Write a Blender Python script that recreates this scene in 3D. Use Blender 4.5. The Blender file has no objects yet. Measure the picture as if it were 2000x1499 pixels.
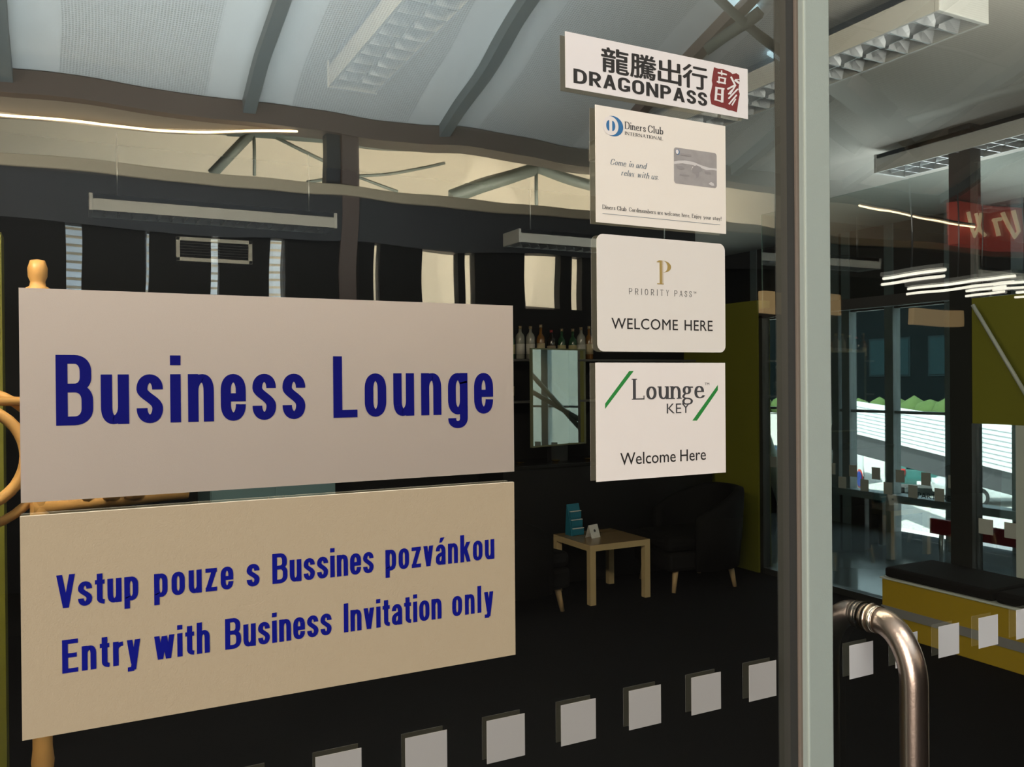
import bpy, bmesh, math, random
from mathutils import Vector, Matrix
random.seed(7)
SC = bpy.context.scene
COL = SC.collection
PI = math.pi

# ------------------------------------------------------------------ camera
YAW, PITCH, ROLL, FPX = 0.47458195, -0.00434569, -0.00841857, 1660.0
CAM = Vector((0.0, -0.905, 1.70))
def cam_axes():
    cy, sy, cp, sp = math.cos(YAW), math.sin(YAW), math.cos(PITCH), math.sin(PITCH)
    cr, sr = math.cos(ROLL), math.sin(ROLL)
    fw = Vector((sy*cp, cy*cp, sp)); rt = Vector((cy, -sy, 0)); up = rt.cross(fw)
    return cr*rt + sr*up, -sr*rt + cr*up, fw
RT, UP, FW = cam_axes()
cd = bpy.data.cameras.new('camera'); co = bpy.data.objects.new('camera', cd); COL.objects.link(co)
cd.sensor_width = 36.0; cd.lens = FPX/2000*36.0; cd.clip_start = 0.02; cd.clip_end = 300
co.matrix_world = Matrix(((RT.x, UP.x, -FW.x, CAM.x), (RT.y, UP.y, -FW.y, CAM.y), (RT.z, UP.z, -FW.z, CAM.z), (0, 0, 0, 1)))
SC.camera = co

# ------------------------------------------------------------------ view, world, sun, lamps
SC.view_settings.view_transform = 'Standard'; SC.view_settings.look = 'None'
SC.view_settings.exposure = 0.0; SC.view_settings.gamma = 1.0; SC.view_settings.use_curve_mapping = False
SC.cycles.transparent_max_bounces = 24; SC.cycles.max_bounces = 12; SC.cycles.glossy_bounces = 6
SC.cycles.caustics_reflective = False; SC.cycles.caustics_refractive = False
SC.cycles.sample_clamp_indirect = 6.0
w = bpy.data.worlds.new('sky'); SC.world = w; w.use_nodes = True
w.node_tree.nodes['Background'].inputs[0].default_value = (0.80, 0.90, 1.0, 1)
w.node_tree.nodes['Background'].inputs[1].default_value = 4.0
def lamp(name, kind, loc, direction, energy, color=(1, 1, 1), size=None, angle=None):
    d = bpy.data.lights.new(name, kind); d.energy = energy; d.color = color
    if size: d.shape = 'RECTANGLE'; d.size, d.size_y = size
    if angle is not None: d.angle = angle
    o = bpy.data.objects.new(name, d); COL.objects.link(o); o.location = loc
    o.rotation_euler = Vector(direction).to_track_quat('-Z', 'Z' if kind == 'AREA' and abs(direction[2]) < 0.9 else 'Y').to_euler()
    return o
lamp('sun', 'SUN', (0, 0, 20), (0.62, 0.12, -0.78), 26.0, (1, 0.97, 0.92), angle=0.01)
lamp('hall_left_fill', 'AREA', (-4.6, -3.6, 3.2), (1, 0.10, 0.02), 490, (1.0, 0.885, 0.775), size=(6.0, 3.8))  # unseen area lamp added at hall left to light signs and ceiling; no window there
lamp('corridor_fill_warm', 'AREA', (5.0, -7.35, 3.22), (0.0, -1, 0.02), 520, (1.0, 0.91, 0.76), size=(7.0, 0.25))  # added strip lamp hidden behind the slotted wall, brightens the cream corridor
lamp('hall_ceiling_fill', 'AREA', (0.6, -4.4, 2.25), (0, 0, 1), 300, (0.88, 0.97, 1.0), size=(5.0, 2.4))  # upward area lamp added to lift the sloping ceiling; no fixture there
lamp('lounge_front_fill', 'AREA', (0.9, 0.7, 3.3), (0.25, 0.75, -1), 62, (1.0, 0.84, 0.64), size=(2.4, 0.4))  # added warm lamp out of view, lifts the table and the dark lounge
lamp('corridor_fill_cool', 'AREA', (0.6, -7.35, 2.1), (0.0, -1, 0.5), 60, (0.80, 0.92, 1.0), size=(3.0, 0.25))  # cool fill added low behind the wall for the blue slats, no skylight
lamp('bamboo_fill', 'AREA', (-0.9, 1.1, 3.0), (0.45, 0.5, -1), 75, (1.0, 0.80, 0.55), size=(0.25, 0.25))  # small unseen lamp added just to brighten the bamboo
lamp('lounge_ceiling_fill', 'AREA', (4.2, 0.4, 2.72), (0.1, 0.35, 1), 42, (1.0, 0.94, 0.86), size=(3.4, 0.25))  # upward lamp added above the doors, out of view, to brighten the lounge ceiling
lamp('terminal_ceiling_fill', 'AREA', (7.5, 3.4, 2.62), (-0.08, 0, 1), 50, (0.92, 0.97, 1.0), size=(0.3, 5.0))  # upward lamp added by the facade to lift the ceiling at right
lamp('hall_downlight', 'AREA', (0.9, -2.4, 4.6), (0.0, 0.25, -1), 42, (1.0, 0.84, 0.66), size=(2.4, 0.5))

# ------------------------------------------------------------------ helpers
def ray(u, v): return FW + RT*((u-1000)/FPX) - UP*((v-749.5)/FPX)
def aty(u, v, Y): r = ray(u, v); return CAM + r*((Y-CAM.y)/r.y)
def atx(u, v, X): r = ray(u, v); return CAM + r*((X-CAM.x)/r.x)
def atz(u, v, Z): r = ray(u, v); return CAM + r*((Z-CAM.z)/r.z)

MATS = {}
def mat(name, color=(0.5, 0.5, 0.5), rough=0.5, metal=0.0, spec=0.5, emit=None, bump=None, noise=None):
    if name in MATS: return MATS[name]
    m = bpy.data.materials.new(name); m.use_nodes = True; nt = m.node_tree
    b = nt.nodes['Principled BSDF']
    b.inputs['Base Color'].default_value = (*color, 1); b.inputs['Roughness'].default_value = rough
    b.inputs['Metallic'].default_value = metal; b.inputs['Specular IOR Level'].default_value = spec
    if emit:
        b.inputs['Emission Color'].default_value = (*emit[0], 1); b.inputs['Emission Strength'].default_value = emit[1]
    if bump or noise:
        tc = nt.nodes.new('ShaderNodeTexCoord'); n = nt.nodes.new('ShaderNodeTexNoise')
        nt.links.new(tc.outputs['Object'], n.inputs['Vector'])
        n.inputs['Scale'].default_value = (bump or noise)[0]; n.inputs['Detail'].default_value = 4
        if bump:
            bp = nt.nodes.new('ShaderNodeBump'); bp.inputs['Strength'].default_value = bump[1]; bp.inputs['Distance'].default_value = 0.002
            nt.links.new(n.outputs['Fac'], bp.inputs['Height']); nt.links.new(bp.outputs['Normal'], b.inputs['Normal'])
        if noise:
            r = nt.nodes.new('ShaderNodeMixRGB'); r.inputs[1].default_value = (*color, 1); r.inputs[2].default_value = (*[c*(1-noise[1]) for c in color], 1)
            nt.links.new(n.outputs['Fac'], r.inputs[0]); nt.links.new(r.outputs[0], b.inputs['Base Color'])
    MATS[name] = m
    return m

def glass_mat(name, refl, tint, wavy=0.0, scale=6.0):
    m = bpy.data.materials.new(name); m.use_nodes = True; nt = m.node_tree; nt.nodes.clear()
    out = nt.nodes.new('ShaderNodeOutputMaterial'); mix = nt.nodes.new('ShaderNodeMixShader')
    tr = nt.nodes.new('ShaderNodeBsdfTransparent'); gl = nt.nodes.new('ShaderNodeBsdfGlossy')
    tr.inputs[0].default_value = (*tint, 1); gl.inputs['Roughness'].default_value = 0.0
    mix.inputs[0].default_value = refl
    nt.links.new(tr.outputs[0], mix.inputs[1]); nt.links.new(gl.outputs[0], mix.inputs[2]); nt.links.new(mix.outputs[0], out.inputs[0])
    if wavy:
        tc = nt.nodes.new('ShaderNodeTexCoord'); n = nt.nodes.new('ShaderNodeTexNoise'); g = nt.nodes.new('ShaderNodeNewGeometry')
        n.inputs['Scale'].default_value = scale; n.inputs['Detail'].default_value = 1.0
        s = nt.nodes.new('ShaderNodeVectorMath'); s.operation = 'SUBTRACT'; s.inputs[1].default_value = (0.5, 0.5, 0.5)
        k = nt.nodes.new('ShaderNodeVectorMath'); k.operation = 'SCALE'; k.inputs['Scale'].default_value = wavy
        a = nt.nodes.new('ShaderNodeVectorMath'); a.operation = 'ADD'; nn = nt.nodes.new('ShaderNodeVectorMath'); nn.operation = 'NORMALIZE'
        nt.links.new(tc.outputs['Object'], n.inputs['Vector']); nt.links.new(n.outputs['Color'], s.inputs[0]); nt.links.new(s.outputs[0], k.inputs[0])
        nt.links.new(g.outputs['Normal'], a.inputs[0]); nt.links.new(k.outputs[0], a.inputs[1]); nt.links.new(a.outputs[0], nn.inputs[0])
        nt.links.new(nn.outputs[0], gl.inputs['Normal'])
    MATS[name] = m
    return m

class MB:
    """collects shapes for one mesh"""
    def __init__(s): s.bm = bmesh.new()
    def box(s, x0, y0, z0, x1, y1, z1, bevel=0.0, mi=0):
        vs = [s.bm.verts.new(p) for p in ((x0, y0, z0), (x1, y0, z0), (x1, y1, z0), (x0, y1, z0), (x0, y0, z1), (x1, y0, z1), (x1, y1, z1), (x0, y1, z1))]
        fs = [s.bm.faces.new([vs[i] for i in f]) for f in ((3, 2, 1, 0), (4, 5, 6, 7), (0, 1, 5, 4), (1, 2, 6, 5), (2, 3, 7, 6), (3, 0, 4, 7))]
        for f in fs: f.material_index = mi
        if bevel > 0:
            es = list({e for f in fs for e in f.edges})
            bmesh.ops.bevel(s.bm, geom=es, offset=bevel, segments=2, affect='EDGES', profile=0.5)
        return s
    def tube(s, pts, r, n=16, caps=True, closed=False):
        pts = [Vector(p) for p in pts]; N = len(pts)
        rs = r if isinstance(r, (list, tuple)) else [r]*N
        rings = []; prev = None
        for i, p in enumerate(pts):
            a = pts[(i-1) % N] if (i > 0 or closed) else p; b = pts[(i+1) % N] if (i < N-1 or closed) else p
            t = (b-a).normalized()
            if prev is None:
                h = Vector((0, 0, 1)) if abs(t.z) < 0.9 else Vector((1, 0, 0))
                nrm = t.cross(h).normalized()
            else:
                nrm = (prev - t*prev.dot(t)).normalized()
            prev = nrm; bi = t.cross(nrm)
            rings.append([s.bm.verts.new(p + (nrm*math.cos(2*PI*k/n) + bi*math.sin(2*PI*k/n))*rs[i]) for k in range(n)])
        for i in range(N if closed else N-1):
            A, B = rings[i], rings[(i+1) % N]
            for k in range(n):
                f = s.bm.faces.new((A[k], A[(k+1) % n], B[(k+1) % n], B[k])); f.smooth = True
        if caps and not closed:
            s.bm.faces.new(list(reversed(rings[0]))); s.bm.faces.new(rings[-1])
        return s
    def lathe(s, prof, c=(0, 0, 0), n=20):
        rings = []
        for r, z in prof:
            rings.append([s.bm.verts.new((c[0]+max(r, 1e-4)*math.cos(2*PI*k/n), c[1]+max(r, 1e-4)*math.sin(2*PI*k/n), c[2]+z)) for k in range(n)])
        for A, B in zip(rings, rings[1:]):
            for k in range(n):
                f = s.bm.faces.new((A[k], A[(k+1) % n], B[(k+1) % n], B[k])); f.smooth = True
        s.bm.faces.new(list(reversed(rings[0]))); s.bm.faces.new(rings[-1])
        return s
    def poly(s, pts, mi=0):
        f = s.bm.faces.new([s.bm.verts.new(p) for p in pts]); f.material_index = mi
        return s
    def prism(s, pts, d, bevel=0.0):
        """closed outline extruded by vector d"""
        d = Vector(d); A = [s.bm.verts.new(p) for p in pts]; B = [s.bm.verts.new(Vector(p)+d) for p in pts]
        fs = [s.bm.faces.new(A), s.bm.faces.new(list(reversed(B)))]
        n = len(pts)
        for i in range(n): fs.append(s.bm.faces.new((A[i], B[i], B[(i+1) % n], A[(i+1) % n])))
        bmesh.ops.recalc_face_normals(s.bm, faces=fs)
        if bevel: bmesh.ops.bevel(s.bm, geom=list({e for f in fs for e in f.edges}), offset=bevel, segments=2, affect='EDGES', profile=0.5)
        return s
    def xform(s, M): bmesh.ops.transform(s.bm, matrix=M, verts=s.bm.verts); return s
    def build(s, name, m, parent=None, smooth=False):
        me = bpy.data.meshes.new(name); s.bm.to_mesh(me); s.bm.free()
        for mm in (m if isinstance(m, (list, tuple)) else [m]): me.materials.append(mm)
        if smooth:
            for f in me.polygons: f.use_smooth = True
        o = bpy.data.objects.new(name, me); COL.objects.link(o)
        if parent is not None: o.parent = parent
        return o

def tag(o, label, cat, group=None):
    o['label'] = label; o['category'] = cat
    if group: o['group'] = group
    return o
def thing(name, label, cat, loc=(0, 0, 0), rz=0.0, group=None):
    o = bpy.data.objects.new(name, None); COL.objects.link(o); o.empty_display_size = 0.05
    o.location = loc; o.rotation_euler = (0, 0, rz)
    return tag(o, label, cat, group)
def struct(o): o['kind'] = 'structure'; return o
def dup(root, loc, rz, label=None, group=None):
    r = root.copy(); COL.objects.link(r); r.location = loc; r.rotation_euler = (0, 0, rz)
    if label: r['label'] = label
    if group: r['group'] = group
    for ch in list(root.children):
        c = ch.copy(); COL.objects.link(c); c.parent = r
        for g in list(ch.children):
            d = g.copy(); COL.objects.link(d); d.parent = c
    return r

# ------------------------------------------------------------------ materials
M_glass_front = glass_mat('glass_clear_face', 0.03, (0.97, 0.99, 0.975))
M_glass_coat = glass_mat('glass_coated_face', 0.33, (0.90, 0.94, 0.91), wavy=0.010, scale=7.0)
M_glass_coat2 = glass_mat('glass_coated_side', 0.24, (0.90, 0.95, 0.93), wavy=0.010, scale=6.0)
M_glass_part2 = glass_mat('glass_partition_coated', 0.30, (0.90, 0.95, 0.94), wavy=0.002, scale=3.0)
M_glass_part = glass_mat('glass_partition', 0.16, (0.92, 0.96, 0.95))
M_glass_edge = mat('glass_edge', (0.12, 0.22, 0.18), 0.2)
M_carpet = mat('black_carpet', (0.003, 0.0035, 0.005), 0.95, spec=0.1, bump=(220, 0.3))
M_hallfloor = mat('dark_hall_tile', (0.010, 0.008, 0.0075), 0.6, spec=0.2, noise=(2.0, 0.3))
M_black = mat('black_laminate', (0.010, 0.010, 0.012), 0.45)
M_blackpanel = mat('black_wall_panel', (0.007, 0.007, 0.008), 0.7, spec=0.25)
M_fascia = mat('charcoal_fascia', (0.042, 0.042, 0.045), 0.6)
M_brown = mat('dark_brown_beam', (0.14, 0.10, 0.085), 0.6, noise=(1.5, 0.3))
M_cream = mat('cream_plaster', (0.80, 0.73, 0.60), 0.8, noise=(0.7, 0.06))
M_cream2 = mat('cream_ledge_paint', (0.42, 0.34, 0.235), 0.7)
M_beam = mat('slate_steel', (0.13, 0.155, 0.165), 0.5)
M_truss = mat('truss_steel', (0.09, 0.105, 0.09), 0.6)
M_steel = mat('grey_green_steel', (0.20, 0.23, 0.20), 0.5)
M_palesteel = mat('pale_painted_steel', (0.52, 0.57, 0.55), 0.45)
M_green = mat('olive_green_paint', (0.20, 0.20, 0.018), 0.6, noise=(3.0, 0.15))
M_plaster = mat('grey_plaster', (0.50, 0.47, 0.42), 0.8, noise=(1.2, 0.1))
M_white = mat('white_enamel', (0.75, 0.76, 0.75), 0.4)
M_lampbody = mat('grey_lamp_housing', (0.50, 0.50, 0.48), 0.45)
M_alu = mat('brushed_aluminium', (0.62, 0.63, 0.64), 0.3, metal=1.0)
M_frame = mat('grey_green_door_frame', (0.35, 0.41, 0.385), 0.55, bump=(400, 0.15))
M_gasket = mat('brown_brush_seal', (0.16, 0.13, 0.105), 0.8)
M_gasket2 = mat('dark_rubber_seal', (0.03, 0.03, 0.028), 0.7)
M_birch = mat('birch_veneer', (0.66, 0.50, 0.28), 0.45, noise=(9, 0.12))
M_birchtop = mat('shaded_birch_top', (0.30, 0.20, 0.10), 0.2, noise=(9, 0.2))  # darker than the apron birch: shade on the top put into the colour
M_leather = mat('black_fabric', (0.006, 0.006, 0.007), 0.8, spec=0.2, bump=(150, 0.3))
M_legwood = mat('light_beech', (0.55, 0.38, 0.20), 0.5)
M_teal = mat('teal_card', (0.02, 0.19, 0.30), 0.5)
M_paper = mat('white_card', (0.80, 0.80, 0.80), 0.6)
M_yellow = mat('mustard_vinyl', (0.40, 0.27, 0.015), 0.5)
M_greyband = mat('grey_band', (0.22, 0.22, 0.23), 0.6)
M_bamboo = mat('bamboo_cane', (0.72, 0.40, 0.14), 0.4, noise=(18, 0.3))
M_frost = mat('frosted_vinyl', (0.34, 0.335, 0.33), 0.7)
M_frostr = mat('frosted_vinyl_pale', (0.53, 0.54, 0.56), 0.7)
M_blue = mat('dusty_blue_laminate', (0.17, 0.30, 0.36), 0.5)

def ceiling_mat():
    m = bpy.data.materials.new('perforated_white_metal'); m.use_nodes = True; nt = m.node_tree; b = nt.nodes['Principled BSDF']
    b.inputs['Roughness'].default_value = 0.5
    tc = nt.nodes.new('ShaderNodeTexCoord'); sp = nt.nodes.new('ShaderNodeSeparateXYZ'); nt.links.new(tc.outputs['Object'], sp.inputs[0])
    def mt(op, a, bb, clamp=False):
        n = nt.nodes.new('ShaderNodeMath'); n.operation = op; n.use_clamp = clamp
        for i, x in enumerate((a, bb)):
            if isinstance(x, (int, float)): n.inputs[i].default_value = x
            elif x is not None: nt.links.new(x, n.inputs[i])
        return n.outputs[0]
    k = 2*PI/0.045
    dots = mt('MULTIPLY', mt('SINE', mt('MULTIPLY', sp.outputs[0], k), None), mt('SINE', mt('MULTIPLY', sp.outputs[1], k), None))
    dots = mt('GREATER_THAN', mt('ABSOLUTE', dots, None), 0.45)
    # perforated field in the middle of each panel (panels 1.88 m wide, beams at their joints)
    px = mt('FRACT', mt('DIVIDE', mt('SUBTRACT', sp.outputs[0], 1.42-1.88*5), 1.88), None)
    field = mt('MULTIPLY', mt('GREATER_THAN', px, 0.20), mt('LESS_THAN', px, 0.80))
    py = mt('FRACT', mt('DIVIDE', sp.outputs[1], 2.4), None)
    field = mt('MULTIPLY', field, mt('GREATER_THAN', py, 0.02))
    seam = mt('LESS_THAN', py, 0.008)
    f = mt('MULTIPLY', mt('MULTIPLY', dots, field), 0.6)
    f = mt('ADD', f, mt('MULTIPLY', seam, 0.35), True)
    mx = nt.nodes.new('ShaderNodeMixRGB'); mx.inputs[1].default_value = (0.76, 0.79, 0.80, 1); mx.inputs[2].default_value = (0.20, 0.22, 0.22, 1)
    nt.links.new(f, mx.inputs[0]); nt.links.new(mx.outputs[0], b.inputs['Base Color'])
    return m
M_perf = ceiling_mat()

# ================================================================== SETTING
# floors
o = MB().box(-2.6, 0.0, -0.1, 5.40, 8.6, 0.0).build('floor_lounge', M_carpet); struct(o)
o = MB().box(5.40, 0.0, -0.1, 8.06, 8.6, 0.0).build('floor_terminal', mat('polished_grey_tile', (0.16, 0.18, 0.19), 0.08, spec=0.7)); struct(o)
o = MB().box(-5.0, -9.6, -0.1, 15, 0.0, 0.0).build('floor_hall', M_hallfloor); struct(o)
# lounge shell
struct(MB().box(-2.7, -0.10, 3.38, 8.1, 8.6, 3.55).build('ceiling_lounge', M_plaster))
wb = MB().box(-2.6, 5.7, 0, 5.43, 5.85, 3.38).build('wall_back', M_blackpanel); struct(wb)
struct(MB().box(-2.75, 0, 0, -2.6, 5.85, 3.38).build('wall_left', M_blackpanel))
struct(MB().box(5.28, 4.70, 0, 5.43, 5.7, 2.375).build('wall_right', M_green))
struct(MB().box(5.28, 5.85, 0, 5.43, 8.65, 3.38).build('wall_terminal', M_blackpanel))
struct(MB().box(5.43, 8.5, 0, 8.1, 8.65, 3.38).build('wall_far', M_blackpanel))
# front wall around the doors
m = MB(); m.box(-5.0, 0.0, 0, -0.55, 0.14, 6.7); m.box(2.15, 0.0, 0, 8.2, 0.14, 6.7); m.box(-0.55, 0.0, 2.75, 2.15, 0.14, 6.7)
m.box(8.2, 0, 0, 15, 0.14, 6.7)
struct(m.build('wall_front', M_plaster))
# hall: back wall of dark panels with window slots, clerestory and beam
HY = -7.0
slots = [(-0.059, 0.056), (0.542, 0.569), (1.084, 1.161), (1.617, 1.752), (2.59, 2.65), (3.075, 3.468), (3.547, 3.655), (4.226, 4.639), (4.79, 4.93)]
m = MB(); m.box(-5.0, HY-0.12, 0, 15, HY, 2.45)
xs = [-5.0] + [v for s in slots for v in s] + [15]
for i in range(0, len(xs), 2): m.box(xs[i], HY-0.12, 2.45, xs[i+1], HY, 3.02)
struct(m.build('wall_hall_back', M_blackpanel))
struct(MB().box(-5, HY-0.14, 3.02, 15, HY+0.02, 3.44).build('trim_1', M_fascia))
struct(MB().box(-5, HY-0.30, 3.44, 15, HY+0.05, 3.545, 0.012).build('trim_2', M_cream2))
struct(MB().box(-5, HY-0.25, 4.04, 15, HY+0.05, 4.23).build('trim_3', M_brown))
struct(MB().box(2.255, HY-0.1, 2.45, 2.41, HY+0.03, 4.06).build('trim_4', M_brown))
struct(MB().box(2.12, HY-0.16, 2.45, 2.25, HY-0.02, 4.06).build('trim_5', M_fascia))
struct(MB().box(-5, -9.6, 0, 15, -9.5, 5.0).build('wall_corridor', M_cream))
struct(MB().box(-5, -9.6, 4.95, 15, HY-0.1, 5.1).build('ceiling_corridor', M_cream))
struct(MB().box(-5, HY-0.26, 4.2, 15, HY-0.1, 5.0).build('wall_hall_upper', M_fascia))
struct(MB().box(-5.15, -9.6, 0, -5.0, 0.1, 6.9).build('wall_hall_left', M_plaster))
struct(MB().box(15, -9.6, 0, 15.15, 0.1, 6.9).build('wall_hall_right', M_blackpanel))
# sloping perforated hall ceiling
SL = math.atan(0.336)
cm = MB().box(-6.0, -0.4, 0, 15.3, 7.9, 0.08).build('ceiling', M_perf); struct(cm)
cm.location = (0, HY, 4.23); cm.rotation_euler = (SL, 0, 0)

# ------------------------------------------------------------------ glass doors
def pane(name, x0, x1, z0, z1, coat):
    bm = MB(); bm.box(x0, 0.0, z0, x1, 0.006, z1)
    for f in bm.bm.faces:
        n = f.normal; f.normal_update(); n = f.normal
        f.material_index = 0 if n.y < -0.5 else (1 if n.y > 0.5 else 2)
    return bm, [M_glass_front, coat, M_glass_edge]
d1 = bpy.data.objects.new('door_1', None); COL.objects.link(d1); struct(d1)
bm, ms = pane('glass', -0.52, 0.922, 0.06, 2.70, M_glass_coat); bm.build('glass_pane', ms, d1)
m = MB(); m.box(-0.55, -0.02, 0, 0.93, 0.03, 0.07); m.box(-0.55, -0.02, 2.69, 0.93, 0.03, 2.75); m.box(-0.55, -0.02, 0, -0.51, 0.03, 2.75)
m.build('door_frame', M_frame, d1)
MB().box(0.905, -0.006, 0.07, 0.926, 0.016, 2.69).build('rubber_seal', M_gasket2, d1)
MB().box(0.9195, -0.010, 0.07, 0.9325, 0.02, 2.69, 0.002).build('brush_seal', M_gasket, d1)
for k in range(8):
    x = 0.2245 + 0.1014*k - 0.1014
    if k == 4: pass
    MB().box(x, -0.0007, 1.2470, x+0.0507, -0.0001, 1.2977).build('frosted_square', M_frost, d1)
d2 = bpy.data.objects.new('door_2', None); COL.objects.link(d2); struct(d2)
bm, ms = pane('glass', 0.978, 2.12, 0.06, 2.70, M_glass_coat2); bm.build('glass_pane', ms, d2)
m = MB(); m.box(0.985, -0.02, 0, 2.15, 0.03, 0.07); m.box(0.985, -0.02, 2.69, 2.15, 0.03, 2.75); m.box(2.11, -0.02, 0, 2.15, 0.03, 2.75)
m.build('door_frame', M_frame, d2)
st = MB().box(-0.0245, -0.022, 0.0, 0.0245, 0.032, 2.75, 0.002).build('door_stile', M_frame, d2)
st.location = (0.9495, 0, 0); st.rotation_euler = (0, 0, 0)
for k in range(5):
    x = 1.0312 + 0.1014*k
    MB().box(x, -0.0007, 1.2450, x+0.0507, -0.0001, 1.2957).build('frosted_square', M_frostr, d2)

# pull handle
def arc(c, a, b, r, n=10):
    c, a, b = Vector(c), Vector(a), Vector(b)
    return [c + (a*math.cos(t*PI/2/n) + b*math.sin(t*PI/2/n))*r for t in range(n+1)]
M_handle = mat('brushed_bronze_steel', (0.50, 0.40, 0.34), 0.28, metal=1.0, bump=(300, 0.1))
hroot = bpy.data.objects.new('pull_handle', None); COL.objects.link(hroot); hroot.parent = d2
HX, HD, HR = 1.0785, 0.0745, 0.0196
HZ = aty(1703, 1213, -0.012).z
MB().tube([(HX, 0.0, HZ), (HX, -0.003, HZ)], 0.0225, 28).tube([(HX, -0.003, HZ), (HX, -0.014, HZ)], 0.0206, 28).tube([(HX, -0.014, HZ), (HX, -0.0158, HZ)], 0.0210, 28).build('collar', mat('polished_collar', (0.72, 0.64, 0.55), 0.22, metal=1.0), hroot)
rad = HD-0.0155
zr = 0.082
bend = [Vector((HX, -0.0155-rad*math.sin(PI/2*i/18), HZ-zr+zr*math.cos(PI/2*i/18))) for i in range(19)]
low = [Vector((p.x, p.y, 2*HZ-0.90-p.z)) for p in reversed(bend)]
MB().tube(bend + [(HX, -HD, HZ-zr-0.30)] + low, HR, 32).build('grip', M_handle, hroot)
MB().tube([(HX, 0.0, HZ-0.90), (HX, -0.0158, HZ-0.90)], 0.0208, 28).build('collar', MATS['polished_collar'], hroot)
MB().tube([(HX, 0.0061, HZ), (HX, 0.012, HZ)], 0.019, 24).build('back_plate', mat('dark_bronze_steel', (0.20, 0.155, 0.13), 0.35, metal=1.0), hroot)

# ================================================================== LETTERING
def path(cmds, N=9):
    pts = []; k = 0.60
    for c in cmds:
        op, a = c[0], c[1:]
        if op == 'M' or op == 'L': pts.append(Vector((a[0], a[1])))
        else:
            p0 = pts[-1]
            if op == 'V': p3 = Vector((a[0], a[1])); c1 = Vector((p0.x, p0.y+k*(p3.y-p0.y))); c2 = Vector((p3.x-k*(p3.x-p0.x), p3.y))
            elif op == 'H': p3 = Vector((a[0], a[1])); c1 = Vector((p0.x+k*(p3.x-p0.x), p0.y)); c2 = Vector((p3.x, p3.y-k*(p3.y-p0.y)))
            else: c1, c2, p3 = Vector(a[0:2]), Vector(a[2:4]), Vector(a[4:6])
            for i in range(1, N+1):
                t = i/N; pts.append(p0*(1-t)**3 + c1*3*t*(1-t)**2 + c2*3*t*t*(1-t) + p3*t**3)
    return [p for i, p in enumerate(pts) if i == 0 or (p-pts[i-1]).length > 1e-6]
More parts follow.
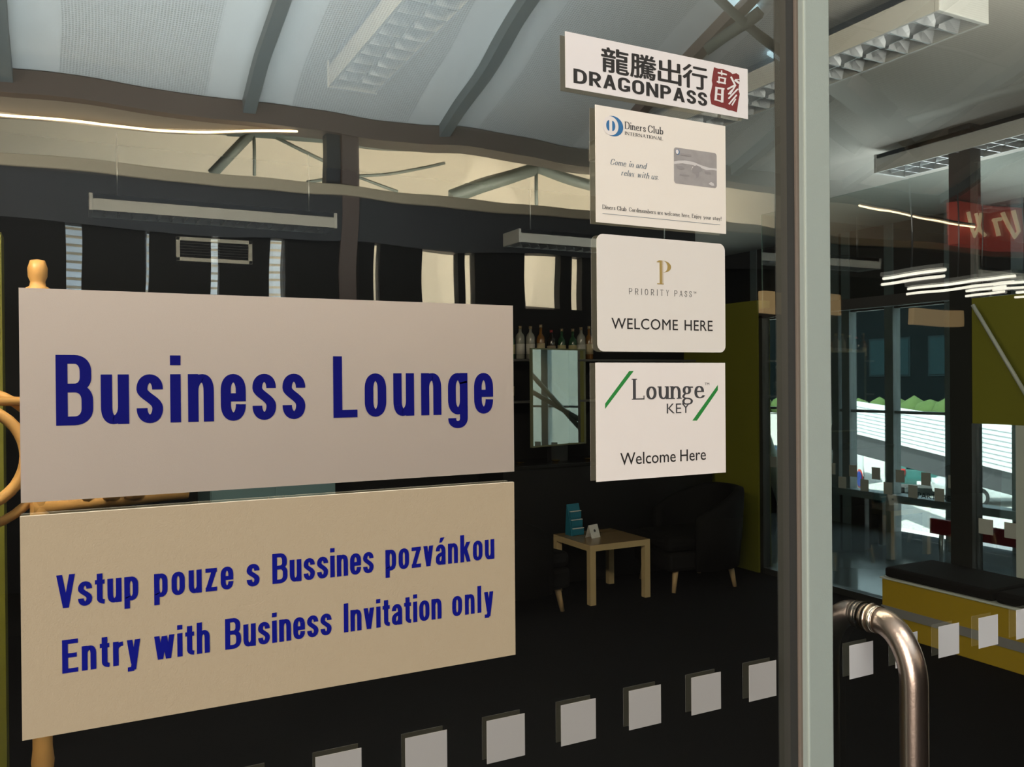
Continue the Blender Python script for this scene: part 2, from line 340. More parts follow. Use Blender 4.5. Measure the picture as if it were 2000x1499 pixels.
class Face:
    """a stroke typeface: pen half-widths a (stems) and b (bars), x-height, width factor, serifs"""
    def __init__(s, a, b, xh, wf, serif=0.0, desc=-0.24, slant=0.0, r=0.22, thin=None):
        s.a, s.b, s.X, s.wf, s.serif, s.D, s.slant, s.r = a, b, xh, wf, serif, desc, slant, r
        s.thin = thin if thin is not None else a
    def glyph(s, ch):
        a, b, X, D, wf, r = s.a, s.b, s.X, s.D, s.wf, s.r
        S = []                                            # quads / ribbons: lists of polygons
        def W(x): return x*wf
        def rib(cmds, aa=None, bb=None):
            P = path(cmds); aa_, bb_ = aa or a, bb or b
            Lp, Rp = [], []
            for i, p in enumerate(P):
                q0, q1 = P[max(i-1, 0)], P[min(i+1, len(P)-1)]
                if (P[0]-P[-1]).length < 1e-6 and i in (0, len(P)-1): q0, q1 = P[-2], P[1]
                t = (q1-q0).normalized(); n = Vector((-t.y, t.x))
                d = math.sqrt((aa_*n.x)**2 + (bb_*n.y)**2); of = Vector((aa_*aa_*n.x, bb_*bb_*n.y))/max(d, 1e-9)
                Lp.append(p+of); Rp.append(p-of)
            for i in range(len(P)-1): S.append([Lp[i], Lp[i+1], Rp[i+1], Rp[i]])
        def rect(x0, y0, x1, y1): S.append([Vector((x0, y0)), Vector((x1, y0)), Vector((x1, y1)), Vector((x0, y1))])
        def serif(x, y, up, left=1, right=1, half=None):
            if not s.serif: return
            h = (half or a); t = b*0.75
            y0, y1 = (y, y+2*t) if not up else (y-2*t, y)
            rect(x-h-(s.serif if left else 0), y0, x+h+(s.serif if right else 0), y1)
        def stem(x, y0, y1, sb=1, st=1, sl=1, sr=1, tl=1, tr=1):
            rect(x-a, y0, x+a, y1)
            if sb: serif(x, y0, False, sl, sr)
            if st: serif(x, y1, True, tl, tr)
        def diag(x0, y0, x1, y1, thin=False, s0=0, s1=0):
            h = s.thin if thin else a
            S.append([Vector((x0-h, y0)), Vector((x0+h, y0)), Vector((x1+h, y1)), Vector((x1-h, y1))])
            if s0: serif(x0, y0, y0 > y1, half=h)
            if s1: serif(x1, y1, y1 > y0, half=h)
        def bar(x0, y, x1): rect(x0, y-b, x1, y+b)
        def bowl(w, y0, y1, x0=0.0, r=r):                 # closed round shape
            L, R, m, T, B = x0+a, x0+w-a, x0+w/2, y1-b, y0+b; mid = (y0+y1)/2
            r_ = min(r, (T-B)/2)
            rib([('M', L, mid), ('L', L, T-r_), ('V', m, T), ('H', R, T-r_), ('L', R, B+r_), ('V', m, B), ('H', L, B+r_), ('L', L, mid)])
        def ess(w, h):
            L, R, m, T, B = a, w-a, w/2, h-b, b; rr = min(r, h*0.22)
            rib([('M', R, h*0.69), ('L', R, T-rr), ('V', m, T), ('H', L, T-rr), ('C', L, h*0.56, R, h*0.47, R, B+rr), ('V', m, B), ('H', L, B+rr), ('L', L, h*0.31)])
        w = W(0.37); L, R, m, T, B = a, w-a, w/2, X-b, b
        rr = min(r, (T-B)/2)
        if ch == 'o': bowl(w, 0, X)
        elif ch in 'ec':
            cut = X*0.33 if ch == 'e' else X*0.34
            if s.serif or s.slant:
                q = rr*0.9; e0 = X*0.56
                if ch == 'e': bar(L, e0, R); rib([('M', R, e0-b), ('L', R, max(T-q, e0)), ('V', m, T), ('H', L, T-q), ('L', L, B+q), ('V', m+a*0.3, B), ('C', w*0.80, B, R, B+X*0.06, w, B+X*0.19)])
                else: rib([('M', R*0.98, X*0.74), ('C', w*0.88, T, w*0.62, T, m, T), ('H', L, T-q), ('L', L, B+q), ('V', m+a*0.3, B), ('C', w*0.80, B, R, B+X*0.06, w, B+X*0.19)])
            elif ch == 'e': bar(L, X*0.50, R); rib([('M', R, X*0.5-b), ('L', R, T-rr), ('V', m, T), ('H', L, T-rr), ('L', L, B+rr), ('V', m, B), ('H', R, B+rr), ('L', R, max(cut, B+rr))])
            else: rib([('M', R, X*0.66), ('L', R, T-rr), ('V', m, T), ('H', L, T-rr), ('L', L, B+rr), ('V', m, B), ('H', R, B+rr), ('L', R, max(cut, B+rr))])
        elif ch == 'n': stem(L, 0, X, tr=0); rib([('M', L, T-rr), ('V', m+a*0.3, T), ('H', R, T-rr), ('L', R, 0)]); serif(R, 0, False)
        elif ch == 'h': stem(L, 0, 1, tr=0); rib([('M', L, T-rr), ('V', m+a*0.3, T), ('H', R, T-rr), ('L', R, 0)]); serif(R, 0, False)
        elif ch == 'm':
            w = W(0.60); c = w/2; R = w-a; stem(L, 0, X, tr=0)
            rib([('M', L, T-rr), ('V', (L+c)/2+a*0.3, T), ('H', c, T-rr), ('L', c, 0)]); rib([('M', c, T-rr), ('V', (R+c)/2+a*0.3, T), ('H', R, T-rr), ('L', R, 0)]); serif(c, 0, False); serif(R, 0, False)
        elif ch == 'u': stem(R, 0, X, sl=0, tr=0); rib([('M', R, B+rr), ('V', m-a*0.3, B), ('H', L, B+rr), ('L', L, X)]); serif(L, X, True, 1, 0)
        elif ch == 'r': w = W(0.27); stem(L, 0, X, tr=0); rib([('M', L, T-rr), ('V', w-0.01, T-b*0.2)])
        elif ch == 's': w = W(0.36) if not s.serif else W(0.32); ess(w, X)
        elif ch == 'i' or ch == 'j':
            w = 2*a; stem(a, 0, X, tr=0); rect(0, 0.855, 2*a, 1.0) if not s.serif else rect(-a*0.15+a*0.15, 0.84, 2*a, 0.84+2*a*1.05)
            if ch == 'j': rib([('M', a, 0.05), ('L', a, D+rr*0.6), ('V', -a*2.2, D+b)])
        elif ch == 'l': w = 2*a; stem(a, 0, 1, tr=0)
        elif ch == 't':
            w = W(0.25); x = W(0.05)+a; rib([('M', x, X+0.19), ('L', x, B+rr*0.6), ('V', w, B)]); bar(0, X-b, w)
        elif ch == 'f': w = W(0.24); x = W(0.04)+a; rib([('M', x, 0), ('L', x, 1-b-rr*0.7), ('V', w+0.02, 1-b)]); bar(0, X-b, w); serif(x, 0, False)
        elif ch in 'aá':
            w = W(0.36); R = w-a; m = w/2
            rib([('M', L, X*0.70), ('L', L, T-rr*0.9), ('V', m, T), ('H', R, T-rr), ('L', R, 0)])
            rib([('M', R, X*0.60), ('C', R, X*0.50, L, X*0.55, L, X*0.30), ('L', L, B+rr*0.6), ('V', m-a*0.2, B), ('H', R, B+rr)])
            if ch == 'á': S.append([Vector((m-a*0.7, X+0.07)), Vector((m+a*0.5, X+0.07)), Vector((m+a*2.0, X+0.25)), Vector((m-a*0.1, X+0.25))])
        elif ch == 'b': stem(L, 0, 1, sb=0, tr=0); bowl(w, 0, X)
        elif ch == 'd': stem(R, 0, 1, sl=0, tr=0); bowl(w, 0, X)
        elif ch == 'p': stem(L, D, X, tr=0); bowl(w, 0, X)
        elif ch == 'q': stem(R, D, X); bowl(w, 0, X)
        elif ch == 'g':
            if s.serif:
                bowl(w*0.86, X*0.34, X); rib([('M', w*0.25, X*0.38), ('C', -0.02, X*0.2, 0.0, X*0.02, w*0.5, X*0.02), ('C', w*1.1, X*0.0, w*1.05, D, w*0.5, D+b), ('C', -w*0.12, D, 0.0, -0.02, w*0.35, X*0.03)], a*0.8)
                bar(w*0.7, X-b*2, w*1.06)
            else:
                rect(R-a, 0, R+a, X); bowl(w, 0, X); rib([('M', R, 0.15), ('L', R, D+b+rr*0.6), ('V', m, D+b), ('H', L, D+b+rr*0.55), ('L', L, D+b+rr*0.60)])
        elif ch == 'v': w = W(0.36) if not s.serif else W(0.38); diag(a, X, w/2, 0, s0=1); diag(w-a, X, w/2, 0, True, s0=1)
        elif ch == 'y':
            w = W(0.36); diag(a, X, w/2, 0.0, s0=1); x1 = w*0.5-(w*0.5-a)*(-D*0.8)/X
            diag(w-a, X, x1+a*0.2, D*0.8, True, s0=1); bar(x1-a*1.8, D*0.8+b*0.4, x1+a*0.6)
        elif ch == 'w':
            w = W(0.56); q = w/4
            diag(a, X, q+a*0.4, 0, s0=1); diag(w/2, X*0.98, q+a*0.4, 0, True); diag(w/2, X*0.98, w-q-a*0.4, 0); diag(w-a, X, w-q-a*0.4, 0, True, s0=1)
        elif ch == 'x': w = W(0.36); diag(a, X, w-a, 0, s0=1, s1=1); diag(w-a, X, a, 0, True, s0=1, s1=1)
        elif ch == 'k': stem(L, 0, 1, tr=0); w = W(0.39); diag(w-a*1.1, X, L+a*0.6, X*0.42, True, s0=1); diag(L+a*1.6, X*0.62, w-a, 0, s1=1)
        elif ch == 'z': w = W(0.33); bar(0, X-b, w); bar(0, b, w); diag(w-a*1.0, X-b, a*1.0, b)
        elif ch == '.': w = 2*a; rect(0, 0, 2*a, 2*a)
        elif ch == '!': w = 2*a; rect(0, 0, 2*a, 2*a); rect(0, 0.3, 2*a, 1)
        elif ch == ' ': w = W(0.30)
        else:
            # capitals
            w = W(0.47); R = w-a; m = w/2; T = 1-b; rr = min(r*1.15, 0.24)
            if ch == 'B':
                stem(L, 0, 1); R1 = R-0.02*wf
                rib([('M', L, T), ('L', m, T), ('H', R1, T-rr*0.8), ('L', R1, 0.53+rr*0.7), ('V', m, 0.53), ('L', L, 0.53)]); rib([('M', L, 0.53), ('L', m, 0.53), ('H', R, 0.53-rr*0.8), ('L', R, B+rr*0.8), ('V', m, B), ('L', L, B)])
            elif ch in 'PR':
                stem(L, 0, 1); rib([('M', L, T), ('L', m, T), ('H', R, T-rr), ('L', R, 0.46+rr), ('V', m, 0.46), ('L', L, 0.46)])
                if ch == 'R': diag(m-a*0.3, 0.46, w-a*0.8, 0, s1=1)
            elif ch == 'D': w = W(0.52); R = w-a; stem(L, 0, 1); rib([('M', L, T), ('L', w*0.42, T), ('H', R, T-rr*1.5), ('L', R, B+rr*1.5), ('V', w*0.42, B), ('L', L, B)])
            elif ch == 'V': diag(a, 1, w/2, 0, s0=1); diag(w-a, 1, w/2, 0, True, s0=1)
            elif ch == 'E':
                w = W(0.40); stem(L, 0, 1); bar(L, T, w); bar(L, 0.52, w*0.92); bar(L, B, w)
                if s.serif: rect(w-b, 1-0.16, w+b*0.4, 1); rect(w-b, 0, w+b*0.4, 0.17)
            elif ch == 'F': w = W(0.38); stem(L, 0, 1); bar(L, T, w); bar(L, 0.5, w*0.9)
            elif ch == 'I': w = 2*a; stem(a, 0, 1)
            elif ch == 'L':
                w = W(0.40); stem(L, 0, 1); bar(L, B, w)
                if s.serif: rect(w-b, 0, w+b*0.4, 0.19)
            elif ch == 'O': w = W(0.50); bowl(w, 0, 1, r=rr*1.6 if s.serif else rr)
            elif ch in 'CG':
                w = W(0.50); R = w-a; m = w/2; q = rr*1.6 if s.serif else rr
                rib([('M', R, 0.70), ('L', R, max(T-q, 0.70)), ('V', m, T), ('H', L, T-q), ('L', L, B+q), ('V', m, B), ('H', R, B+q*0.8), ('L', R, 0.32)])
                if ch == 'G': stem(R, 0.08, 0.45, sb=0); bar(m, 0.45-b, R)
            elif ch == 'S': w = W(0.42); ess(w, 1)
            elif ch == 'N': w = W(0.52); R = w-a; t0 = s.thin; rect(L-t0, 0, L+t0, 1); rect(R-t0, 0, R+t0, 1); diag(L, 1, R, 0); serif(L, 0, False, half=t0); serif(R, 1, True, half=t0)
            elif ch == 'A': w = W(0.52); diag(w/2, 1, a, 0, True, s1=1); diag(w/2, 1, w-a, 0, s1=1); bar(w*0.22, 0.30, w*0.78)
            elif ch == 'T':
                w = W(0.44); stem(w/2, 0, 1, st=0); bar(0, T, w)
                if s.serif: rect(-b*0.4, 0.84, b, 1); rect(w-b, 0.84, w+b*0.4, 1)
            elif ch == 'Y': w = W(0.46); stem(w/2, 0, 0.45, st=0); diag(a, 1, w/2, 0.42, s0=1); diag(w-a, 1, w/2, 0.42, True, s0=1)
            elif ch == 'H': stem(L, 0, 1); stem(R, 0, 1); bar(L, 0.52, R)
            else: raise ValueError(ch)
        if s.slant: S = [[Vector((p.x+p.y*s.slant, p.y)) for p in q] for q in S]
        return S, w
    def width(s, text, gap): return sum(s.glyph(c)[1] for c in text) + gap*(len(text)-1)
def text_polys(face, text, x0, x1, zb, cap, gap=0.065, fit='gap'):
    """polygons in the (x, z) plane; the word is fitted between x0 and x1"""
    want = (x1-x0)/cap; k = 1.0
    if fit == 'gap' and len(text) > 1:
        nat = face.width(text, 0.0); gap = (want-nat)/(len(text)-1)
    else:
        k = want/face.width(text, gap)
    out = []; x = 0.0
    for c in text:
        S, wd = face.glyph(c)
        for q in S: out.append([(x0+(x+p.x)*cap*k, zb+p.y*cap) for p in q])
        x += wd+gap
    return out
def flat(name, polys, m, parent, y, slope=0.0, x0=0.0):
    b = MB()
    for qi, q in enumerate(polys):
        pts = [(p[0], y-(qi % 17)*1.1e-5, p[1]+slope*(p[0]-x0)) for p in q]
        ar = sum(pts[i][0]*pts[(i+1) % len(pts)][2]-pts[(i+1) % len(pts)][0]*pts[i][2] for i in range(len(pts)))
        if abs(ar) < 1e-12: continue
        b.poly(pts if ar > 0 else list(reversed(pts)))
    return b.build(name, m, parent)
def disc(cx, cz, rx, rz, n=40): return [(cx+rx*math.cos(2*PI*i/n), cz+rz*math.sin(2*PI*i/n)) for i in range(n)]
def gill(name, text, x0, x1, zb, cap, m, parent, y, offset=0.0, slope=0.0, spacing=1.0, capfrac=None, shear=0.0, bold=()):
    f = bpy.data.curves.new('lettering', 'FONT'); f.body = text;  f.resolution_u = 3; f.space_character = spacing; f.shear = shear
    t = bpy.data.objects.new('lettering', f); COL.objects.link(t)
    dg = bpy.context.evaluated_depsgraph_get(); me = bpy.data.meshes.new_from_object(t.evaluated_get(dg)); bpy.data.objects.remove(t)
    xs = [v.co.x for v in me.vertices]; ys = [v.co.y for v in me.vertices]
    sx = (x1-x0)/(max(xs)-min(xs)); sz = cap/(capfrac or max(ys)); mx = min(xs)
    for v in me.vertices:
        X = x0+(v.co.x-mx)*sx; v.co = (X, y, zb+v.co.y*sz+slope*(X-x0))
    if offset and not bold: bold = ((-offset, 0), (offset, 0), (0, offset*0.6), (0, -offset*0.6))
    if bold:                                           # heavier weight: the outline repeated a hair apart
        bb = bmesh.new()
        for i, (dx, dz) in enumerate(bold):
            nv = len(bb.verts); bb.from_mesh(me); bb.verts.ensure_lookup_table()
            for v in bb.verts[nv:]: v.co.x += dx*cap; v.co.z += dz*cap; v.co.y -= 2.5e-5*i
        bb.to_mesh(me); bb.free()
    me.materials.clear(); me.materials.append(m); me.name = name
    me.update()
    o = bpy.data.objects.new(name, me); COL.objects.link(o); o.parent = parent
    return o
def G(u, v, y=0.0):
    p = aty(u, v, y); return p.x, p.z

M_ink_blue = mat('navy_vinyl_lettering', (0.003, 0.004, 0.14), 0.7, spec=0.12)
M_ink_blue2 = mat('blue_vinyl_lettering', (0.003, 0.006, 0.21), 0.7, spec=0.12)
M_ink = mat('black_print', (0.018, 0.016, 0.016), 0.6)
M_inkgrey = mat('grey_print', (0.055, 0.055, 0.06), 0.6)
M_inksoft = mat('slate_print', (0.16, 0.20, 0.24), 0.6)
M_board_silver = mat('silver_board', (0.74, 0.64, 0.56), 0.40, metal=0.6, bump=(1400, 0.06))
M_board_cream = mat('cream_board', (0.435, 0.355, 0.245), 0.7, bump=(700, 0.2))
M_edge = mat('white_foam_edge', (0.75, 0.70, 0.62), 0.7)
M_stk_white = mat('white_sticker', (0.82, 0.77, 0.745), 0.55)
M_stk_pp = mat('offwhite_sticker', (0.76, 0.725, 0.685), 0.45)
M_stk_di = mat('ivory_sticker', (0.84, 0.79, 0.725), 0.5)
M_stk_dp = mat('bright_white_sticker', (0.80, 0.77, 0.78), 0.5)

def rounded(x0, z0, x1, z1, r, n=8):
    pts = []
    for cx, cz, a0 in ((x1-r, z0+r, -90), (x1-r, z1-r, 0), (x0+r, z1-r, 90), (x0+r, z0+r, 180)):
        for i in range(n+1):
            t = math.radians(a0+90*i/n); pts.append((cx+r*math.cos(t), cz+r*math.sin(t)))
    return pts
def sheet(name, label, cat, tl, br, thick, m, edge=None, radius=0.0, skew=0.0):
    """flat sign stuck on the glass, corners taken from its photographed place on the door plane"""
    (x0, z1), (x1, z0) = tl, br
    root = thing(name, label, cat, (x0, -0.0002, z0))
    out = rounded(x0, z0, x1, z1, radius) if radius else [(x0, z0), (x1, z0), (x1, z1), (x0, z1)]
    b = MB(); b.prism([(p[0]-x0, 0, p[1]-z0) for p in out], (0, -thick, 0))
    if edge:
        for f in b.bm.faces:
            f.normal_update(); f.material_index = 0 if f.normal.y < -0.5 else 1
    b.build('board' if thick > 0.002 else 'sheet', [m, edge] if edge else m, root)
    return root, x0, z0
def onto(o, x0, z0):                                  # lettering meshes are made in door coordinates
    for v in o.data.vertices: v.co.x -= x0; v.co.z -= z0; v.co.y += 0.0002
    return o

HELV = Face(0.074, 0.063, 0.72, 1.0, r=0.19)
# --- upper board
root, X0, Z0 = sheet('sign_board', 'silver board with large navy words Business Lounge, upper of the two boards', 'sign', (-0.0455, 1.700+0.0885), (0.4648, 1.700-0.1095), 0.004, M_board_silver, M_edge)
yl = -0.0045
ps = []
def word(face, text, u0, u1, ub, vb, cap, ps):
    ps += text_polys(face, text, G(u0, vb)[0], G(u1, vb)[0], G(ub, vb)[1], cap)
zb1 = (G(140, 829)[1]+G(650, 818)[1])/2
cap1 = G(140, 692)[1]-G(140, 829)[1]
for t, u0, u1 in (('Business', 109.5, 594.5), ('Lounge', 649, 960)):
    ps += text_polys(HELV, t, G(u0, 800)[0], G(u1, 800)[0], zb1, cap1)
onto(flat('lettering', ps, M_ink_blue, root, yl), X0, Z0)
# --- lower board
root, X0, Z0 = sheet('sign_board', 'cream board with two lines of blue Czech and English text, below the silver board', 'sign', (-0.0465, 1.700-0.122), (0.4640, 1.700-0.328), 0.005, M_board_cream, M_edge)
yl = -0.0055
HELV2 = Face(0.078, 0.066, 0.74, 1.06, r=0.19)
zb = (G(125, 1188)[1]+G(955, 1089)[1])/2; cap = G(112, 1124)[1]-G(112, 1189)[1]
ps = []
for t, u0, u1 in (('Vstup', 110, 269), ('pouze', 300, 454), ('s', 480, 505), ('Bussines', 530, 727), ('pozvánkou', 750, 962)):
    ps += text_polys(HELV2, t, G(u0, 1140)[0], G(u1, 1140)[0], zb, cap, fit='gap' if len(t) > 1 else 'scale')
onto(flat('lettering', ps, M_ink_blue2, root, yl), X0, Z0)
zb = (G(125, 1314)[1]+G(935, 1194)[1])/2
ps = []
for t, u0, u1 in (('Entry', 121, 273), ('with', 300, 408), ('Business', 438, 645), ('Invitation', 669, 859), ('only', 880, 960)):
    ps += text_polys(HELV2, t, G(u0, 1240)[0], G(u1, 1240)[0], zb, cap)
onto(flat('lettering', ps, M_ink_blue2, root, yl), X0, Z0)

# --- white strip sticker at the top
root, X0, Z0 = sheet('sticker', 'wide white sticker with black Chinese characters and a red seal, topmost on the door', 'sticker', (0.5425, 2.1305), (0.8380, 2.0610), 0.0008, M_stk_dp)
def S3(u, v): return G(1090+u/5.128, 50+v/5.13)
yl = -0.0012
zc = S3(440, 450)[1]
gl = [('龍', 433, 700, 455), ('騰', 722, 975, 510), ('出', 998, 1225, 560), ('行', 1245, 1485, 600)]
zcb = (S3(440, 450)[1]+S3(1480, 625)[1])/2; ccap = S3(500, 230)[1]-S3(500, 455)[1]
for ch, u0, u1, v in gl:
    onto(gill('character', ch, S3(u0, v)[0], S3(u1, v)[0], zcb, ccap, M_ink, root, yl, bold=((-0.034, 0), (0.034, 0), (0, 0.016), (0, -0.016), (0.015, 0.01), (-0.015, -0.01))), X0, Z0)
DPF = Face(0.120, 0.085, 0.7, 1.62, r=0.34, thin=0.115)
zdb = (S3(150, 583)[1]+S3(1450, 800)[1])/2; dcap = S3(150, 438)[1]-S3(150, 583)[1]
onto(flat('lettering', text_polys(DPF, 'DRAGONPASS', S3(150, 600)[0], S3(1487, 740)[0], zdb, dcap, gap=0.13, fit='scale'), M_ink, root, yl), X0, Z0)
M_seal = mat('brick_red_print', (0.20, 0.025, 0.025), 0.6)
sealp = [(1555, 420), (1600, 435), (1650, 440), (1720, 470), (1740, 488), (1780, 480), (1808, 500), (1812, 560), (1800, 640), (1814, 690), (1800, 760), (1795, 800), (1785, 872), (1740, 855), (1700, 850), (1660, 830), (1600, 815), (1530, 790), (1520, 745), (1516, 700), (1530, 640), (1540, 590), (1533, 555), (1545, 480)]
onto(flat('seal', [[S3(*q) for q in sealp]], M_seal, root, yl), X0, Z0)
def band(pts, wd):                                    # a short brush stroke
    out = []
    for (x0, y0), (x1, y1) in zip(pts, pts[1:]):
        dx, dy = x1-x0, y1-y0; l = math.hypot(dx, dy); nx, ny = -dy/l*wd/2, dx/l*wd/2
        ex, ey = dx/l*wd*0.2, dy/l*wd*0.2
        out.append([S3(*q) for q in ((x0+nx-ex, y0+ny-ey), (x1+nx+ex, y1+ny+ey), (x1-nx+ex, y1-ny+ey), (x0-nx-ex, y0-ny-ey))])
    return out
sw = []
sw += band([(1595, 475), (1680, 495)], 16) + band([(1630, 455), (1632, 500)], 14)
sw += band([(1600, 520), (1672, 535)], 14) + band([(1606, 520), (1604, 580)], 14) + band([(1668, 530), (1660, 585)], 18) + band([(1585, 565), (1670, 585)], 16)
sw += band([(1580, 625), (1570, 745)], 24) + band([(1570, 625), (1655, 640)], 18) + band([(1640, 635), (1635, 770)], 26) + band([(1590, 690), (1640, 700)], 14) + band([(1560, 745), (1640, 765)], 14)
sw += band([(1725, 520), (1765, 600), (1690, 640)], 18) + band([(1765, 550), (1805, 580)], 22) + band([(1775, 545), (1808, 545)], 10)
sw += band([(1770, 600), (1715, 690)], 16) + band([(1790, 640), (1700, 735)], 16) + band([(1735, 650), (1700, 690)], 16) + band([(1780, 700), (1705, 790)], 16) + band([(1770, 740), (1735, 800)], 14)
onto(flat('seal_mark', sw, M_stk_dp, root, yl-0.0003), X0, Z0)

# --- club card sticker
root, X0, Z0 = sheet('sticker', 'ivory sticker with blue round emblem and grey card picture, under the wide strip', 'sticker', (0.5855, 2.0460), (0.7970, 1.8980), 0.0008, M_stk_di)
def S2(u, v): return G(1150+u/5.354, 190+v/5.354)
M_dblue = mat('club_blue_print', (0.03, 0.16, 0.38), 0.5)
M_cardgrey = mat('silver_card_print', (0.42, 0.40, 0.40), 0.5, noise=(60, 0.35))
M_cardlight = mat('pale_card_print', (0.62, 0.60, 0.60), 0.5)
M_carddark = mat('dark_card_print', (0.30, 0.285, 0.29), 0.5)
cx, cz = S2(248, 305); rx = (S2(354, 305)[0]-S2(140, 305)[0])/2; rz = (S2(248, 200)[1]-S2(248, 412)[1])/2
onto(flat('emblem', [disc(cx, cz, rx, rz)], M_dblue, root, yl), X0, Z0)
cx2 = S2(222, 303)[0]
onto(flat('emblem_ring', [disc(cx2, cz, rx*0.765, rz*0.93)], M_stk_white, root, yl-0.0002), X0, Z0)
iw, ih = rx*0.44, rz*0.52; hf = []
for sgn in (-1, 1):
    q = [(cx2+sgn*(iw*0.32+(iw*0.68)*math.cos(t)*1.0), cz+ih*math.sin(t)) for t in [(-PI/2+PI*i/16) for i in range(17)]]
    hf.append(q)
onto(flat('emblem_core', hf, M_dblue, root, yl-0.0004), X0, Z0)
SER = Face(0.062, 0.032, 0.62, 1.16, serif=0.045, r=0.27, thin=0.028)
SERI = Face(0.056, 0.030, 0.62, 1.1, serif=0.0, r=0.25, thin=0.022, slant=0.22)
def words(face, spec, zb, cap, mtl, root, X0, Z0, name='lettering'):
    ps = []
    for t, x0, x1 in spec: ps += text_polys(face, t, x0, x1, zb, cap, gap=0.10, fit='scale')
    onto(flat(name, ps, mtl, root, yl), X0, Z0)
zb = (S2(375, 338)[1]+S2(770, 388)[1])/2; cap = S2(375, 262)[1]-S2(375, 338)[1]
words(SER, (('Diners', S2(373, 340)[0], S2(590, 340)[0]), ('Club', S2(613, 340)[0], S2(772, 340)[0])), zb, cap, M_inkgrey, root, X0, Z0)
zb = (S2(375, 398)[1]+S2(770, 452)[1])/2
words(SER, (('INTERNATIONAL', S2(373, 400)[0], S2(768, 430)[0]),), zb, S2(375, 364)[1]-S2(375, 398)[1], M_inkgrey, root, X0, Z0)
zb = (S2(225, 708)[1]+S2(590, 752)[1])/2; cap = S2(235, 648)[1]-S2(235, 710)[1]
words(SERI, (('Come', S2(218, 700)[0], S2(380, 700)[0]), ('in', S2(412, 720)[0], S2(458, 720)[0]), ('and', S2(484, 720)[0], S2(590, 720)[0])), zb, cap, M_inksoft, root, X0, Z0)
zb = (S2(335, 820)[1]+S2(715, 865)[1])/2
words(SERI, (('relax', S2(333, 800)[0], S2(465, 800)[0]), ('with', S2(498, 830)[0], S2(620, 830)[0]), ('us.', S2(645, 840)[0], S2(722, 840)[0])), zb, cap, M_inksoft, root, X0, Z0)
zb = (S2(140, 1172)[1]+S2(1370, 1290)[1])/2; cap = S2(140, 1130)[1]-S2(140, 1174)[1]
spec = [(t, S2(a, 1200)[0], S2(b_, 1200)[0]) for t, a, b_ in (('Diners', 138, 272), ('Club', 290, 388), ('Cardmembers', 415, 695), ('are', 712, 768), ('welcome', 785, 945), ('here.', 966, 1052), ('Enjoy', 1072, 1172), ('your', 1192, 1272), ('stay!', 1290, 1378))]
words(SER, spec, zb, cap, M_inkgrey, root, X0, Z0)
za = (S2(140, 1222)[1]+S2(1370, 1334)[1])/2
onto(flat('rule_line', [[(S2(138, 1222)[0], za-0.0003), (S2(1368, 1330)[0], za-0.0003), (S2(1368, 1330)[0], za+0.0003), (S2(138, 1222)[0], za+0.0003)]], M_inksoft, root, yl), X0, Z0)
kx0, kz1 = S2(883, 545); kx1, kz0 = S2(1333, 975); kz1 = (kz1+S2(1333, 570)[1])/2; kz0 = (S2(883, 880)[1]+S2(1333, 975)[1])/2
card = onto(flat('card_picture', [rounded(kx0, kz0, kx1, kz1, 0.004)], M_cardgrey, root, yl), X0, Z0)
def KC(a, b_): return (kx0+(kx1-kx0)*a, kz1-(kz1-kz0)*b_)
blobs = [[(0.0, 0.40), (0.10, 0.36), (0.25, 0.33), (0.45, 0.34), (0.62, 0.40), (0.8, 0.44), (1.0, 0.44), (1.0, 0.50), (0.9, 0.49), (0.75, 0.52), (0.6, 0.47), (0.42, 0.43), (0.2, 0.42), (0.0, 0.47)],
         [(0.42, 0.48), (0.48, 0.44), (0.47, 0.52), (0.44, 0.60), (0.40, 0.56)], [(0.80, 0.90), (0.86, 0.84), (0.92, 0.87), (0.94, 0.94), (0.88, 0.95)]]
onto(flat('card_light', [[KC(*q) for q in reversed(bl)] for bl in blobs], M_cardlight, root, yl-0.0002), X0, Z0)
blobs = [[(0.45, 0.46), (0.52, 0.42), (0.62, 0.46), (0.66, 0.55), (0.58, 0.60), (0.57, 0.72), (0.52, 0.78), (0.49, 0.68), (0.42, 0.64), (0.41, 0.54)], [(0.05, 0.50), (0.18, 0.50), (0.24, 0.56), (0.16, 0.60), (0.08, 0.58)], [(0.15, 0.14), (0.40, 0.14), (0.40, 0.20), (0.15, 0.20)], [(0.70, 0.55), (0.84, 0.56), (0.86, 0.62), (0.72, 0.63)], [(0.13, 0.72), (0.34, 0.72), (0.34, 0.76), (0.13, 0.76)]]
onto(flat('card_shade', [[KC(*q) for q in reversed(bl)] for bl in blobs], M_carddark, root, yl-0.0003), X0, Z0)
ex, ez = KC(0.08, 0.12)
onto(flat('card_emblem', [disc(ex, ez, 0.0034, 0.0034, 20)], M_dblue, root, yl-0.0004), X0, Z0)
onto(flat('card_emblem_ring', [disc(ex-0.0006, ez, 0.0025, 0.0029, 20)], M_stk_white, root, yl-0.0005), X0, Z0)

